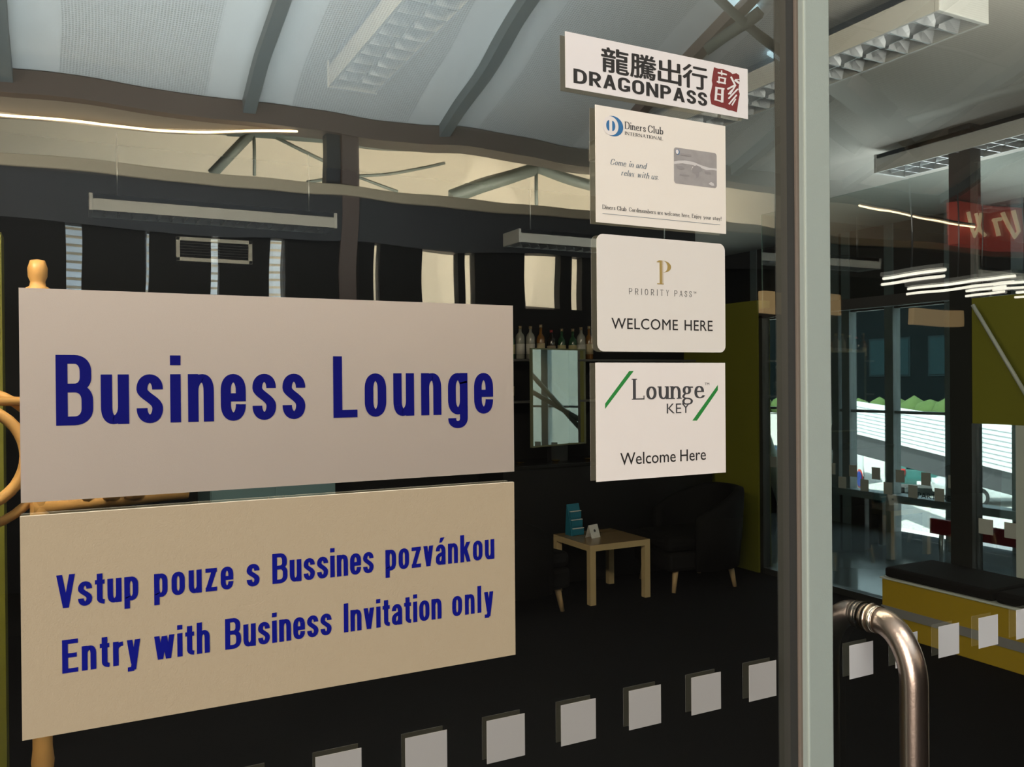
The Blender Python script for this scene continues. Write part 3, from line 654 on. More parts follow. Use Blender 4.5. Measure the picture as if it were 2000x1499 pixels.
# --- rounded sticker
root, X0, Z0 = sheet('sticker', 'white sticker with rounded corners and a gold letter P above WELCOME HERE', 'sticker', (0.5862, 1.8838), (0.7945, 1.7350), 0.0008, M_stk_pp, radius=0.0095)
def S1(u, v): return G(1150+u/5.354, 440+v/5.354)
M_gold = mat('dull_gold_print', (0.38, 0.27, 0.085), 0.45)
zt, zq = S1(740, 370)[1], S1(740, 618)[1]; gx0 = S1(735, 500)[0]; gx1 = S1(765, 500)[0]
def vec(u, v): return S1(u, v)
pp = [[(gx0, zq), (gx1-0.0006, zq), (gx1-0.0006, zt), (gx0, zt)], [(gx1+0.0002, zq), (gx1+0.0010, zq), (gx1+0.0010, zt), (gx1+0.0002, zt)]]
bx0, bx1 = S1(775, 430)[0], S1(853, 430)[0]; bz = (S1(775, 375)[1]+S1(775, 496)[1])/2; bh = (S1(775, 375)[1]-S1(775, 496)[1])/2
outer = [(bx0+(bx1-bx0)*math.cos(t), bz+bh*math.sin(t)) for t in [-PI/2+PI*i/24 for i in range(25)]]
inner = [(bx0+(bx1-bx0)*0.52*math.cos(t), bz+bh*0.97*math.sin(t)) for t in [-PI/2+PI*i/24 for i in range(25)]]
for i in range(24): pp.append([outer[i], outer[i+1], inner[i+1], inner[i]])
pp.append([(S1(700, 380)[0], S1(720, 388)[1]), (gx0, S1(735, 392)[1]), (gx0, zt), (S1(722, 375)[0], zt-0.0004)])
pp.append([(S1(708, 612)[0], zq-0.0002), (S1(778, 615)[0], zq-0.0002), (S1(778, 615)[0], zq+0.0008), (S1(708, 612)[0], zq+0.0008)])
onto(flat('gold_emblem', pp, M_gold, root, yl), X0, Z0)
SERC = Face(0.050, 0.032, 0.62, 1.25, serif=0.03, r=0.30, thin=0.026)
zb = (S1(418, 722)[1]+S1(1070, 755)[1])/2; cap = S1(418, 658)[1]-S1(418, 722)[1]
ps = text_polys(SERC, 'PRIORITY', S1(416, 700)[0], S1(832, 700)[0], zb, cap) + text_polys(SERC, 'PASS', S1(890, 720)[0], S1(1070, 720)[0], zb, cap)
onto(flat('lettering', ps, M_inkgrey, root, yl), X0, Z0)
onto(gill('trademark', 'TM', S1(1088, 700)[0], S1(1116, 700)[0], zb+cap*0.62, cap*0.34, M_inkgrey, root, yl), X0, Z0)
zb = (S1(265, 1080)[1]+S1(1285, 1112)[1])/2; cap = S1(400, 972)[1]-S1(400, 1085)[1]
onto(gill('lettering', 'WELCOME', S1(232, 1030)[0], S1(925, 1030)[0], zb, cap, M_ink, root, yl, offset=0.008, spacing=1.05), X0, Z0)
onto(gill('lettering', 'HERE', S1(996, 1030)[0], S1(1288, 1030)[0], zb, cap, M_ink, root, yl, offset=0.008, spacing=1.05), X0, Z0)

# --- green slash sticker
root, X0, Z0 = sheet('sticker', 'white sticker with two green slashes around the word Lounge, lowest of the column', 'sticker', (0.5830, 1.7208), (0.7935, 1.5703), 0.0008, M_stk_white)
def S4(u, v): return G(980+u/3.331, 550+v/3.331)
M_gslash = mat('green_print', (0.022, 0.24, 0.045), 0.5)
sl = [[S4(669, 830), S4(669, 795), S4(826, 583), S4(855, 583)], [S4(1236, 906), S4(1402, 673), S4(1402, 708), S4(1266, 906)]]
onto(flat('green_slash', [sl[0]], M_gslash, root, yl), X0, Z0)
onto(flat('green_slash', [sl[1]], M_gslash, root, yl), X0, Z0)
GAR = Face(0.062, 0.030, 0.62, 1.18, serif=0.05, r=0.28, thin=0.035, desc=-0.30)
zb = (S4(850, 768)[1]+S4(1310, 762)[1])/2; cap = S4(860, 632)[1]-S4(860, 768)[1]
onto(flat('lettering', text_polys(GAR, 'Lounge', S4(850, 750)[0], S4(1312, 750)[0], zb, cap, gap=0.09, fit='scale'), M_inkgrey, root, yl), X0, Z0)
onto(gill('lettering', 'KEY', S4(1070, 830)[0], S4(1220, 830)[0], S4(1070, 860)[1], S4(1070, 796)[1]-S4(1070, 860)[1], M_inkgrey, root, yl), X0, Z0)
onto(gill('trademark', 'TM', S4(1317, 670)[0], S4(1346, 670)[0], S4(1317, 676)[1], 0.0035, M_inkgrey, root, yl), X0, Z0)
zb = (S4(790, 1190)[1]+S4(1310, 1165)[1])/2; cap = S4(780, 1112)[1]-S4(780, 1190)[1]
onto(gill('lettering', 'Welcome', S4(768, 1150)[0], S4(1128, 1150)[0], zb, cap, M_ink, root, yl, offset=0.006), X0, Z0)
onto(gill('lettering', 'Here', S4(1158, 1150)[0], S4(1324, 1150)[0], zb, cap, M_ink, root, yl, offset=0.006), X0, Z0)

# ================================================================== LOUNGE
def louvre_light(name, label, x0, x1, y0, y1, z, h, cell, group='louvred fluorescent lights of the lounge', hang=None, mat_body=None):
    """long along y; open parabolic cells below"""
    r = thing(name, label, 'ceiling light', ((x0+x1)/2, (y0+y1)/2, z), 0, group)
    W2, L2 = (x1-x0)/2, (y1-y0)/2
    m = MB(); m.box(-W2, -L2, 0.0, -W2+0.014, L2, h); m.box(W2-0.014, -L2, 0.0, W2, L2, h); m.box(-W2, -L2, h-0.03, W2, L2, h)
    m.build('housing', mat_body or M_lampbody, r)
    for s in (-1, 1): MB().box(-W2-0.004, s*L2-0.012, -0.004, W2+0.004, s*L2+0.012, h+0.004, 0.004).build('end_cap', mat_body or M_lampbody, r)
    n = max(2, int(round(2*L2/cell)))
    m = MB()
    for i in range(1, n):
        y = -L2+2*L2*i/n
        for s0, s1 in ((-W2+0.014, -0.012), (0.012, W2-0.014)):
            c = (s0+s1)/2
            # blade: thick top edge, sharp lower edge, wide ends
            for a, b_, wa, wb_ in ((s0, c, 0.016, 0.005), (c, s1, 0.005, 0.016)):
                v = [m.bm.verts.new(p) for p in ((a, y-wa*0.5, 0.002), (a, y+wa*0.5, 0.002), (b_, y+wb_*0.5, 0.002), (b_, y-wb_*0.5, 0.002), (a, y-wa*1.3, 0.055), (a, y+wa*1.3, 0.055), (b_, y+wb_*1.3, 0.055), (b_, y-wb_*1.3, 0.055))]
                for f in ((0, 1, 2, 3), (7, 6, 5, 4), (0, 4, 5, 1), (1, 5, 6, 2), (2, 6, 7, 3), (3, 7, 4, 0)): m.bm.faces.new([v[k] for k in f])
    m.prism([(-0.003, -L2, 0.012), (0.003, -L2, 0.012), (0.03, -L2, 0.055), (-0.03, -L2, 0.055)], (0, 2*L2, 0))
    m.build('louvre', mat('satin_louvre', (0.60, 0.61, 0.62), 0.5, metal=0.85), r)
    MB().box(-W2+0.015, -L2+0.02, 0.058, W2-0.015, L2-0.02, 0.066).build('reflector', M_white, r)
    if hang:
        for s in (-0.8, 0.8): MB().tube([(0, s*L2, h), (0, s*L2, hang-z)], 0.006, 8).build('suspension_rod', M_alu, r)
    return r
louvre_light('louvre_light', 'grey louvred strip light on the ceiling crossing behind the door stile at top right', 3.155, 3.467, 1.395, 4.05, 3.20, 0.13, 0.125, hang=3.372)
louvre_light('louvre_light', 'grey louvred strip light on the ceiling at the right edge of the photo', 5.245, 5.56, 1.3, 3.43, 3.20, 0.13, 0.125, hang=3.372)
louvre_light('louvre_light', 'faint louvred strip light seen through the pale ceiling reflection at top left', 1.16, 1.41, 1.4, 3.37, 3.20, 0.13, 0.125, hang=3.372)
def wall_light(label, x0, x1, y, z):
    r = louvre_light('louvre_light', label, -0.14, 0.14, -(x1-x0)/2, (x1-x0)/2, 0, 0.105, 0.085, hang=3.372-z, mat_body=mat('blue_grey_housing', (0.80, 0.83, 0.86), 0.4))
    r.location = ((x0+x1)/2, y, z); r.rotation_euler = (0, 0, PI/2)
    return r
wall_light('long louvred strip light hung parallel to the glass above the wall vent', 0.10, 1.70, 5.34, 2.82)
wall_light('louvred strip light hung parallel to the glass beside the white sticker column', 3.22, 4.95, 5.34, 2.82)

def vent(label, x0, x1, z0, z1, y):
    r = thing('wall_vent', label, 'vent', ((x0+x1)/2, y, (z0+z1)/2))
    w2, h2 = (x1-x0)/2, (z1-z0)/2; t = 0.028
    m = MB(); m.box(-w2, -0.02, -h2, w2, 0, -h2+t, 0.003); m.box(-w2, -0.02, h2-t, w2, 0, h2, 0.003); m.box(-w2, -0.02, -h2, -w2+t, 0, h2, 0.003); m.box(w2-t, -0.02, -h2, w2, 0, h2, 0.003)
    m.build('frame', mat('vent_frame_paint', (0.85, 0.87, 0.86), 0.4), r)
    m = MB()
    for i in range(6):
        z = -h2+t+(2*h2-2*t)*(i+0.5)/6; m.prism([(-w2+t, -0.014, z-0.006), (-w2+t, -0.002, z+0.006), (-w2+t, -0.002, z+0.003), (-w2+t, -0.014, z-0.009)], (2*w2-2*t, 0, 0))
    m.build('slats', mat('dark_grey_metal', (0.06, 0.06, 0.065), 0.4, metal=0.6), r)
    return r
vent('rectangular wall vent with pale frame and dark slats above the silver board', 0.657, 1.195, 2.585, 2.762, 5.70)

# side table, card, brochure rack
t = thing('side_table', 'small square birch side table on the dark lounge floor', 'table', (3.69, 4.76, 0))
MB().box(-0.275, -0.275, 0.405, 0.275, 0.275, 0.452, 0.002).build('apron', M_birch, t)
MB().box(-0.274, -0.274, 0.452, 0.274, 0.274, 0.4535).build('tabletop', M_birchtop, t)
for sx in (-1, 1):
    for sy in (-1, 1): MB().box(sx*0.25-0.025, sy*0.25-0.025, 0, sx*0.25+0.025, sy*0.25+0.025, 0.405, 0.001).build('leg', M_birch, t)
t = thing('tent_card', 'folded white tent card standing on the birch table', 'card', (3.615, 4.76, 0.4535), 0.25)
m = MB(); m.prism([(-0.05, -0.035, 0), (-0.05, -0.003, 0.098), (-0.05, 0.0, 0.10), (-0.05, 0.003, 0.098), (-0.05, 0.035, 0), (-0.05, 0.033, 0), (-0.05, 0.0, 0.096), (-0.05, -0.033, 0)], (0.10, 0, 0))
m.build('folded_card', M_paper, t)
m = MB(); m.poly([(0.012*math.cos(2*PI*i/16), -0.0125+0.012*math.sin(2*PI*i/16)*0.0-0.0095*1.0*(-(math.sin(2*PI*i/16)))*0-0.0012-0.0, 0.0) for i in range(3)]) if False else None
MB().prism([(0.011*math.cos(2*PI*i/14), -0.0195+0.0035*math.sin(2*PI*i/14), 0.055+0.011*math.sin(2*PI*i/14)) for i in range(14)], (0, -0.0012, 0)).build('printed_dot', M_inkgrey, t)
t = thing('brochure_holder', 'blue three tier brochure holder standing on the birch table corner', 'brochure holder', (3.55, 4.93, 0.4535), 0.1)
m = MB(); m.prism([(-0.06, -0.045, 0), (-0.06, 0.02, 0.245), (-0.06, 0.026, 0.245), (-0.06, 0.045, 0)], (0.12, 0, 0), 0.001); m.build('back_board', M_teal, t)
for k in range(3):
    MB().box(-0.055, -0.045+0.0175*k-0.008, 0.055+0.066*k-0.05, 0.055, -0.045+0.0175*k+0.002, 0.055+0.066*k).build('pocket', M_teal, t)
    MB().box(-0.055, -0.045+0.0175*k-0.010, 0.055+0.066*k, 0.055, -0.045+0.0175*k+0.002, 0.0605+0.066*k).build('pocket_rim', M_paper, t)

def armchair(label, loc, rz):
    t = thing('armchair', label, 'armchair', loc, rz, 'black tub armchairs')
    # faces -x locally; shell wraps round the back, arms fall towards the front
    m = MB(); N = 28; prof = []
    rings = []
    for i in range(N+1):
        a = -115+230*i/N; ar = math.radians(a); fr = abs(a)/115
        cx, cy = math.cos(ar), math.sin(ar)
        hgt = 0.80-0.20*max(0, fr-0.35)**1.2/0.65**1.2*1.0
        ro, ri = 0.385, 0.31
        x_o, y_o = 0.02+ro*cx*1.03, ro*cy; x_i, y_i = 0.02+ri*cx*1.03, ri*cy
        lean = 0.06*max(cx, 0)
        sec = [(x_o, y_o, 0.17), (x_o+lean*0.6, y_o*1.02, 0.45), (x_o+lean, y_o*1.03, hgt-0.05), (x_o*0.97+x_i*0.03+lean, y_o*0.985, hgt-0.012), ((x_o+x_i)/2+lean, (y_o+y_i)/2, hgt), (x_i*0.97+x_o*0.03+lean, y_i*1.03, hgt-0.012), (x_i+lean, y_i, hgt-0.05), (x_i, y_i, 0.30), (x_i, y_i, 0.17)]
        rings.append([m.bm.verts.new(p) for p in sec])
    for A, B_ in zip(rings, rings[1:]):
        for k in range(len(A)): m.bm.faces.new((A[k], A[(k+1) % len(A)], B_[(k+1) % len(A)], B_[k]))
    m.bm.faces.new(list(reversed(rings[0]))); m.bm.faces.new(rings[-1])
    bmesh.ops.recalc_face_normals(m.bm, faces=m.bm.faces)
    m.build('backrest', M_leather, t, smooth=True)
    MB().box(-0.36, -0.30, 0.17, 0.24, 0.30, 0.32, 0.03).build('seat_base', M_leather, t, smooth=False)
    MB().box(-0.37, -0.285, 0.32, 0.22, 0.285, 0.44, 0.045).build('seat', M_leather, t)
    for sx in (-0.27, 0.24):
        for sy in (-0.24, 0.24):
            MB().tube([(sx, sy, 0.19), (sx*1.12, sy*1.10, 0.0)], [0.026, 0.016], 14).build('leg', M_legwood, t)
    return t
armchair('black tub armchair right of the birch table against the olive wall', (4.53, 4.72, 0), -0.12)
armchair('black tub armchair left of the birch table, mostly hidden by the cream board', (2.82, 4.68, 0), PI+0.15)

# back bar: shelves, counter, bottles, mirror
s = thing('bar_counter', 'black bar counter along the rear lounge wall behind the armchairs', 'bar counter', (4.0, 5.7, 0))
M_shelf = mat('black_gloss_shelf', (0.012, 0.012, 0.013), 0.25)
MB().box(-0.95, -0.50, 0, 1.2, -0.02, 0.97, 0.004).build('cabinet', M_black, s)
MB().box(-0.97, -0.52, 0.97, 1.22, -0.01, 1.0, 0.004).build('counter', M_shelf, s)
for z, lb in ((1.52, 'lower dark wall shelf behind the bar mirror, holding a few bottles'), (1.875, 'upper dark wall shelf with a row of bottles above the bar mirror')):
    t = thing('wall_shelf', lb, 'shelf', (4.0, 5.7, z))
    MB().box(-0.95, -0.28, -0.018, 1.2, -0.002, 0, 0.002).build('shelf_board', mat('grey_shelf_edge', (0.10, 0.10, 0.10), 0.3), t)
    for x in (-0.8, 0.12, 1.05): MB().prism([(x, -0.24, -0.018), (x, -0.002, -0.018), (x, -0.002, -0.16)], (0.012, 0, 0)).build('bracket', M_shelf, t)
bcols = [('amber', (0.20, 0.09, 0.02)), ('clear', (0.30, 0.30, 0.27)), ('green', (0.02, 0.07, 0.03)), ('dark', (0.02, 0.015, 0.012))]
bproto = []
def bottle(kind, col, h, r, shape):
    b = thing('bottle', 'x', 'bottle', (0, 0, 0), 0, None)
    sh = 0.58 if shape == 0 else 0.66
    prof = [(r*0.85, 0), (r, 0.008), (r, h*sh), (r*0.86, h*(sh+0.07)), (r*0.36, h*(sh+0.16)), (r*0.33, h*0.93)]
    MB().lathe(prof, n=14).build('glass_body', mat('bottle_glass_'+kind, col, 0.08), b)
    MB().lathe([(r*0.37, h*0.91), (r*0.37, h)], n=12).build('cap', mat('bottle_cap_'+kind, (0.45, 0.35, 0.2) if kind != 'dark' else (0.4, 0.05, 0.05), 0.35, metal=0.6), b)
    MB().lathe([(r*1.01, h*0.16), (r*1.01, h*0.46)], n=14).build('paper_label', mat('bottle_label_'+kind, {'amber': (0.55, 0.45, 0.28), 'clear': (0.6, 0.58, 0.55), 'green': (0.45, 0.40, 0.2), 'dark': (0.35, 0.28, 0.2)}[kind], 0.6), b)
    return b
B = [bottle(k, c, 0.30-0.015*i, 0.037+0.002*(i % 2), i % 2) for i, (k, c) in enumerate(bcols)]
words_k = ['amber bottle with cream label', 'clear bottle with pale label', 'green bottle with tan label', 'dark bottle with brown label']
sp = []
for i in range(11): sp.append((3.10+0.10*i, 1.875, 'upper shelf'))
for i in range(3): sp.append((3.10+0.10*i, 1.52, 'lower shelf'))
for i in range(2): sp.append((4.22+0.10*i, 1.52, 'lower shelf'))
ordn = ['first', 'second', 'third', 'fourth', 'fifth', 'sixth', 'seventh', 'eighth', 'ninth', 'tenth', 'eleventh']
used = set(); cnt = {}
for j, (x, z, where) in enumerate(sp):
    k = (j*3+j//4) % 4; c = cnt.get(where, 0); cnt[where] = c+1
    lab = '%s, %s from left on the %s of the back bar' % (words_k[k], ordn[c], where)
    loc = (x+random.uniform(-0.008, 0.008), 5.54+random.uniform(-0.02, 0.02), z+0.001)
    if k not in used:
        used.add(k); o = B[k]; o.location = loc; o['label'] = lab; o['group'] = 'bottles on the back bar'
    else: dup(B[k], loc, random.uniform(0, 6), lab, 'bottles on the back bar')
M_brass = mat('brass', (0.75, 0.50, 0.12), 0.25, metal=1.0)
for j, (u, lab) in enumerate(((1015, 'small brass dish at the left of the bar counter by the cream board'), (1085, 'small brass dish on the bar counter below the mirror'), (1148, 'small brass dish on the bar counter below the green slash sticker'))):
    q = aty(u, 895, 5.3)
    d = MB().lathe([(0.018, 0), (0.02, 0.004), (0.04, 0.018), (0.042, 0.02), (0.038, 0.018), (0.015, 0.006)], n=18).build('brass_dish', M_brass); d.location = (q.x, 5.3, 1.001)
    tag(d, lab, 'dish', 'brass dishes on the bar')
# wall mirror leaning in a frame on the bar, catching the window wall
a0, a1 = aty(1035, 683, 5.36), aty(1146, 683, 5.36); zlo = aty(1090, 868, 5.36).z; zhi = aty(1090, 684, 5.36).z
mr = thing('wall_mirror', 'bright framed mirror on the back bar showing the window wall', 'mirror', ((a0.x+a1.x)/2, 5.36, zlo), math.radians(15.0))
w2 = (a1.x-a0.x)/2*1.12; hh = zhi-zlo
MB().box(-w2, 0.0, 0, w2, 0.012, hh).build('mirror_glass', mat('mirror_silver', (0.85, 0.88, 0.85), 0.0, metal=1.0), mr)
m = MB(); t_ = 0.012
m.box(-w2-t_, -0.006, -t_, w2+t_, 0.02, 0); m.box(-w2-t_, -0.006, hh, w2+t_, 0.02, hh+t_); m.box(-w2-t_, -0.006, 0, -w2, 0.02, hh); m.box(w2, -0.006, 0, w2+t_, 0.02, hh)
m.build('frame', mat('thin_olive_frame', (0.20, 0.22, 0.14), 0.5), mr)
m = MB(); m.box(-0.10, 0.0, 1.002-zlo, 0.10, 0.05, -t_); m.build('stand', M_black, mr)

# blue cabinet between the boards
c = thing('cabinet', 'dusty blue low cabinet seen in the gap between the two boards', 'cabinet', (1.205, 5.3, 0))
MB().box(-0.42, -0.30, 0.06, 0.42, 0.34, 1.12, 0.004).build('body', M_blue, c)
for sx in (-1, 1):
    dd = MB().box(min(0, sx*0.415), -0.318, 0.08, max(0, sx*0.415), -0.302, 1.10, 0.003).build('door', M_blue, c)
    MB().tube([(sx*0.05, -0.335, 0.80), (sx*0.05, -0.335, 0.92)], 0.005, 8).build('handle', M_alu, dd)
MB().box(-0.40, -0.27, 0, 0.40, 0.32, 0.06).build('plinth', M_black, c)

# bamboo stand at the left edge
t = thing('bamboo_stand', 'bamboo stand with cane rings at the left edge beside the boards', 'stand', (-0.097, 2.0, 0))
pts = []; rs = []
for i in range(0, 49):
    z = 1.955*i/48; pts.append((0, 0, z)); k = (z % 0.28)/0.28; rs.append(0.027+(0.0045 if k < 0.09 else 0.0))
MB().tube(pts, rs, 18).build('pole', M_bamboo, t)
MB().lathe([(0.026, 1.955), (0.034, 1.965), (0.034, 1.985), (0.022, 1.992), (0.020, 2.005), (0.026, 2.02), (0.027, 2.045), (0.020, 2.068), (0.0, 2.072)], n=18).build('finial', M_bamboo, t)
def ring(cx, cy, cz, R, r, tilt=0.0):
    return [(cx+R*math.cos(a)*math.cos(tilt), cy+R*math.cos(a)*math.sin(tilt), cz+R*math.sin(a)) for a in [2*PI*i/40 for i in range(40)]]
p0 = aty(0, 887, 2.0)
MB().tube(ring(-0.185, -0.02, 1.487, 0.150, 0.02, 0.10), 0.0165, 12, closed=True).build('cane_ring', M_bamboo, t)
MB().tube(ring(-0.185, 0.03, 1.480, 0.205, 0.02, -0.1), 0.014, 12, closed=True).build('cane_ring', M_bamboo, t)
MB().tube([(-0.50, 0.0, 1.662), (0.03, 0.0, 1.646)], 0.014, 12).build('crossbar', M_bamboo, t)
MB().tube([(-0.02, 0.0, 1.335), (0.42, 0.06, 1.345)], [0.030, 0.026], 12).build('crossbar', M_bamboo, t)
for k in range(4):
    MB().lathe([(0.0, -0.035), (0.03, -0.022), (0.036, 0.0), (0.03, 0.022), (0.0, 0.035)], (0.055+0.068*k, 0.02, 1.362), 14).build('cane_knob', M_bamboo, t)
MB().tube([(0.12, 0.01, 1.395), (0.20, -0.01, 1.378), (0.33, 0.02, 1.40)], 0.013, 10).build('cane_hook', M_bamboo, t)
MB().lathe([(0.17, 0), (0.17, 0.02), (0.06, 0.05), (0.03, 0.06)], n=20).build('foot', M_bamboo, t)
struct(MB().box(-1.2, 3.0, 0, -0.255, 3.14, 2.30).build('wall_green_pillar', M_green))

# bench along the right partition
b = thing('bench', 'long mustard yellow bench with black seat along the glass partition', 'bench', (5.0, 1.85, 0))
MB().box(-0.24, -1.15, 0.0, 0.24, 1.15, 0.36, 0.006).build('base', M_yellow, b)
MB().box(-0.248, -1.15, 0.13, -0.238, 1.15, 0.185).build('kick_band', M_greyband, b)
MB().box(-0.25, -1.16, 0.36, 0.25, 1.16, 0.372, 0.003).build('edge_trim', M_palesteel, b)
for k in range(3): MB().box(-0.235, -1.14+0.763*k, 0.372, 0.235, -1.14+0.763*k+0.75, 0.44, 0.02).build('seat', M_leather, b)

# ------------------------------------------------------------------ right glazed partition (x = 5.33)
w1 = bpy.data.objects.new('window_1', None); COL.objects.link(w1); struct(w1)
def xpane(x, y0, y1, z0, z1, m, parent, name='glass_pane'):
    b = MB(); b.box(x, y0, z0, x+0.008, y1, z1)
    for f in b.bm.faces: f.normal_update(); f.material_index = 0 if abs(f.normal.x) > 0.5 else 1
    return b.build(name, [m, M_glass_edge], parent)
xpane(5.33, 2.88, 4.69, 0.05, 2.22, M_glass_part2, w1)
xpane(5.33, 0.2, 2.72, 0.05, 1.385, M_glass_part2, w1)
xpane(5.33, 2.88, 4.69, 2.30, 3.12, M_glass_part2, w1)
xpane(5.33, 0.2, 2.72, 2.22, 3.12, M_glass_part2, w1)
M_darkframe = mat('charcoal_frame', (0.022, 0.024, 0.024), 0.4)
m = MB(); m.box(5.29, 2.72, 0, 5.40, 2.875, 3.38); m.box(5.30, 4.66, 0, 5.38, 4.70, 2.24); m.box(5.30, 0.14, 0, 5.38, 4.70, 0.05)
m.build('frame', M_darkframe, w1)
MB().box(5.30, 2.875, 2.22, 5.38, 4.70, 2.30).build('head_rail', M_fascia, w1)
MB().box(5.30, 0.14, 1.385, 5.37, 2.72, 2.215).build('green_panel', M_green, w1)
MB().box(5.30, 2.36, 0.05, 5.37, 2.43, 1.385).build('mullion', M_palesteel, w1)
M_frost2 = mat('pale_grey_vinyl', (0.42, 0.44, 0.43), 0.7)
for k in range(9):
    y = 2.70-0.175*k; MB().box(5.3275, y-0.10, 0.655, 5.3297, y, 0.755).build('frosted_square', M_frost2, w1)
for k in range(17):
    y = 4.60-0.105*k
    for r_ in range(2):
        if (k+r_) % 2 == 0: MB().box(5.3275, y-0.075, 0.93-0.10*r_, 5.3297, y, 1.02-0.10*r_).build('frosted_square', mat('grey_vinyl', (0.22, 0.25, 0.24), 0.7), w1)
r0_, r1_ = atx(1900, 596, 5.2), atx(2030, 815, 5.2)
MB().tube([r0_, r1_], 0.013, 8).build('brace_rod', M_palesteel, w1)
# ------------------------------------------------------------------ facade (x = 8)
w3 = bpy.data.objects.new('window_2', None); COL.objects.link(w3); struct(w3)
M_mull = mat('steel_blue_mullion', (0.30, 0.35, 0.37), 0.4)
for y in (8.3, 7.6, 6.9, 6.26, 6.10, 5.51, 4.78, 4.08, 3.38, 2.68, 1.98, 1.28, 0.58): MB().box(7.95, y-0.055, 0.0, 8.07, y+0.055, 3.38).build('mullion', M_mull, w3)
MB().box(7.97, 0.14, 1.295, 8.05, 8.5, 1.325).build('transom', M_mull, w3)
MB().box(7.90, 0.14, 0.33, 8.10, 8.5, 0.41).build('sill', M_mull, w3)
MB().box(7.97, 0.14, 2.45, 8.06, 8.5, 3.38).build('header_panel', M_fascia, w3)
for ya, yb in ((5.62, 5.80), (5.86, 6.05), (6.12, 6.42), (6.46, 6.80), (6.86, 7.5), (7.56, 8.5)): MB().box(7.97, ya, 0.0, 8.05, yb, 0.33).build('kick_panel', M_black, w3)
xpane(8.0, 0.14, 8.5, 0.05, 2.45, M_glass_part, w3)
MB().tube([(7.75, 7.35, 1.25), (7.75, 6.75, -0.1)], 0.09, 16).build('brace_tube', mat('sage_steel', (0.32, 0.38, 0.28), 0.5), w3)
for (ya, za, yb, zb_) in ((3.95, 0.42, 2.0, 2.3), (3.6, 1.0, 1.2, 2.2), (2.6, 0.42, 1.0, 2.0)):
    MB().tube([(7.82, ya, za), (7.82, yb, zb_)], 0.035, 10).build('brace_tube', M_steel, w3)
# departures lettering on the facade sill line
q0, q1 = atx(1775, 964, 7.9), atx(1866, 972, 7.9)
t_ = gill('lettering', 'DEPARTURES', 0, q0.y-q1.y, 0, 0.055, M_ink, w3, 0, offset=0.01)
for v in t_.data.vertices: v.co = (7.89, q0.y-v.co.x, q0.z-0.03+v.co.z)

# ------------------------------------------------------------------ outside
M_ground = mat('sunlit_concrete', (0.62, 0.60, 0.57), 0.9, noise=(0.8, 0.1))
struct(MB().box(8.1, -80, -2.7, 90, 90, -2.5).build('ground', M_ground))
M_rib = mat('white_ribbed_metal', (0.85, 0.86, 0.87), 0.5)
# white ribbed ramp flank across the forecourt
L0, L1 = atx(1560, 770, 24.0), atx(2030, 846, 16.0)
def rampz(t): return None
root = thing('ramp_canopy', 'white ribbed canopy running across the car park behind the cars', 'canopy', (0, 0, 0))
lo0, lo1 = atx(1560, 820, 24.0), atx(2030, 938, 16.0)
nrm = Vector((L1.y-L0.y, -(L1.x-L0.x), 0)).normalized()
if nrm.x < 0: nrm = -nrm
m = MB(); m.prism([L0, L1, lo1, lo0], nrm*0.4); m.build('panel', M_rib, root)
m = MB()
for i in range(1, 9):
    t = i/9; p, q = L0.lerp(lo0, t), L1.lerp(lo1, t); d = (lo0-L0).normalized()
    m.prism([p-nrm*0.012, p-nrm*0.012+Vector((0, 0, 0.010)), p+nrm*0.01+Vector((0, 0, 0.010)), p+nrm*0.01], q-p)
m.build('rib', mat('rib_shadow_gap', (0.30, 0.31, 0.33), 0.6), root)
m = MB(); m.prism([lo0+nrm*0.1, lo1+nrm*0.1, lo1+nrm*0.1+Vector((0, 0, -0.45)), lo0+nrm*0.1+Vector((0, 0, -0.75))], nrm*0.2); m.build('soffit_beam', M_fascia, root)
for t in (0.05, 0.45, 0.9):
    p = lo0.lerp(lo1, t)+nrm*0.6; MB().box(p.x-0.1, p.y-0.1, -2.5, p.x+0.1, p.y+0.1, p.z).build('column', M_steel, root)
# building opposite
root = thing('building', 'dark teal building with glinting windows across the car park', 'building', (75, 10, -2.5))
MB().box(0, -70, 0, 8, 90, 22).build('facade', mat('dark_teal_facade', (0.0045, 0.0075, 0.0085), 0.9, spec=0.0, noise=(0.4, 0.4)), root)
mw = mat('blue_window_glass', (0.006, 0.016, 0.019), 0.5, spec=0.05)
for k in range(9):
    f = MB().box(-0.06, -2+7*k, 4.2, 0.0, -2+7*k+5.0, 8.2).build('window', mat('dark_window_frame', (0.008, 0.014, 0.016), 0.8, spec=0.0), root)
    MB().box(-0.10, -1.8+7*k, 4.4, -0.06, -1.8+7*k+4.6, 8.0).build('pane', mw, f)
h = MB()
for k in range(26):
    x, y = 40+random.uniform(-.4, .4), 20+k*1.1; r_ = random.uniform(0.7, 0.95)
    h.lathe([(0.01, 0.0), (r_*0.8, 0.1), (r_, 0.5), (r_*0.7, 0.9), (0.01, 1.1+random.uniform(0, .2))], (x, y, -0.62), 9)
struct(MB().box(38.5, 18, -2.6, 41.5, 50, -0.63).build('wall_planter', M_ground))
o = h.build('hedge', mat('sunlit_leaves', (0.07, 0.12, 0.03), 0.9, bump=(6, 1.0))); tag(o, 'sunlit green hedge beyond the white ribbed canopy', 'hedge')

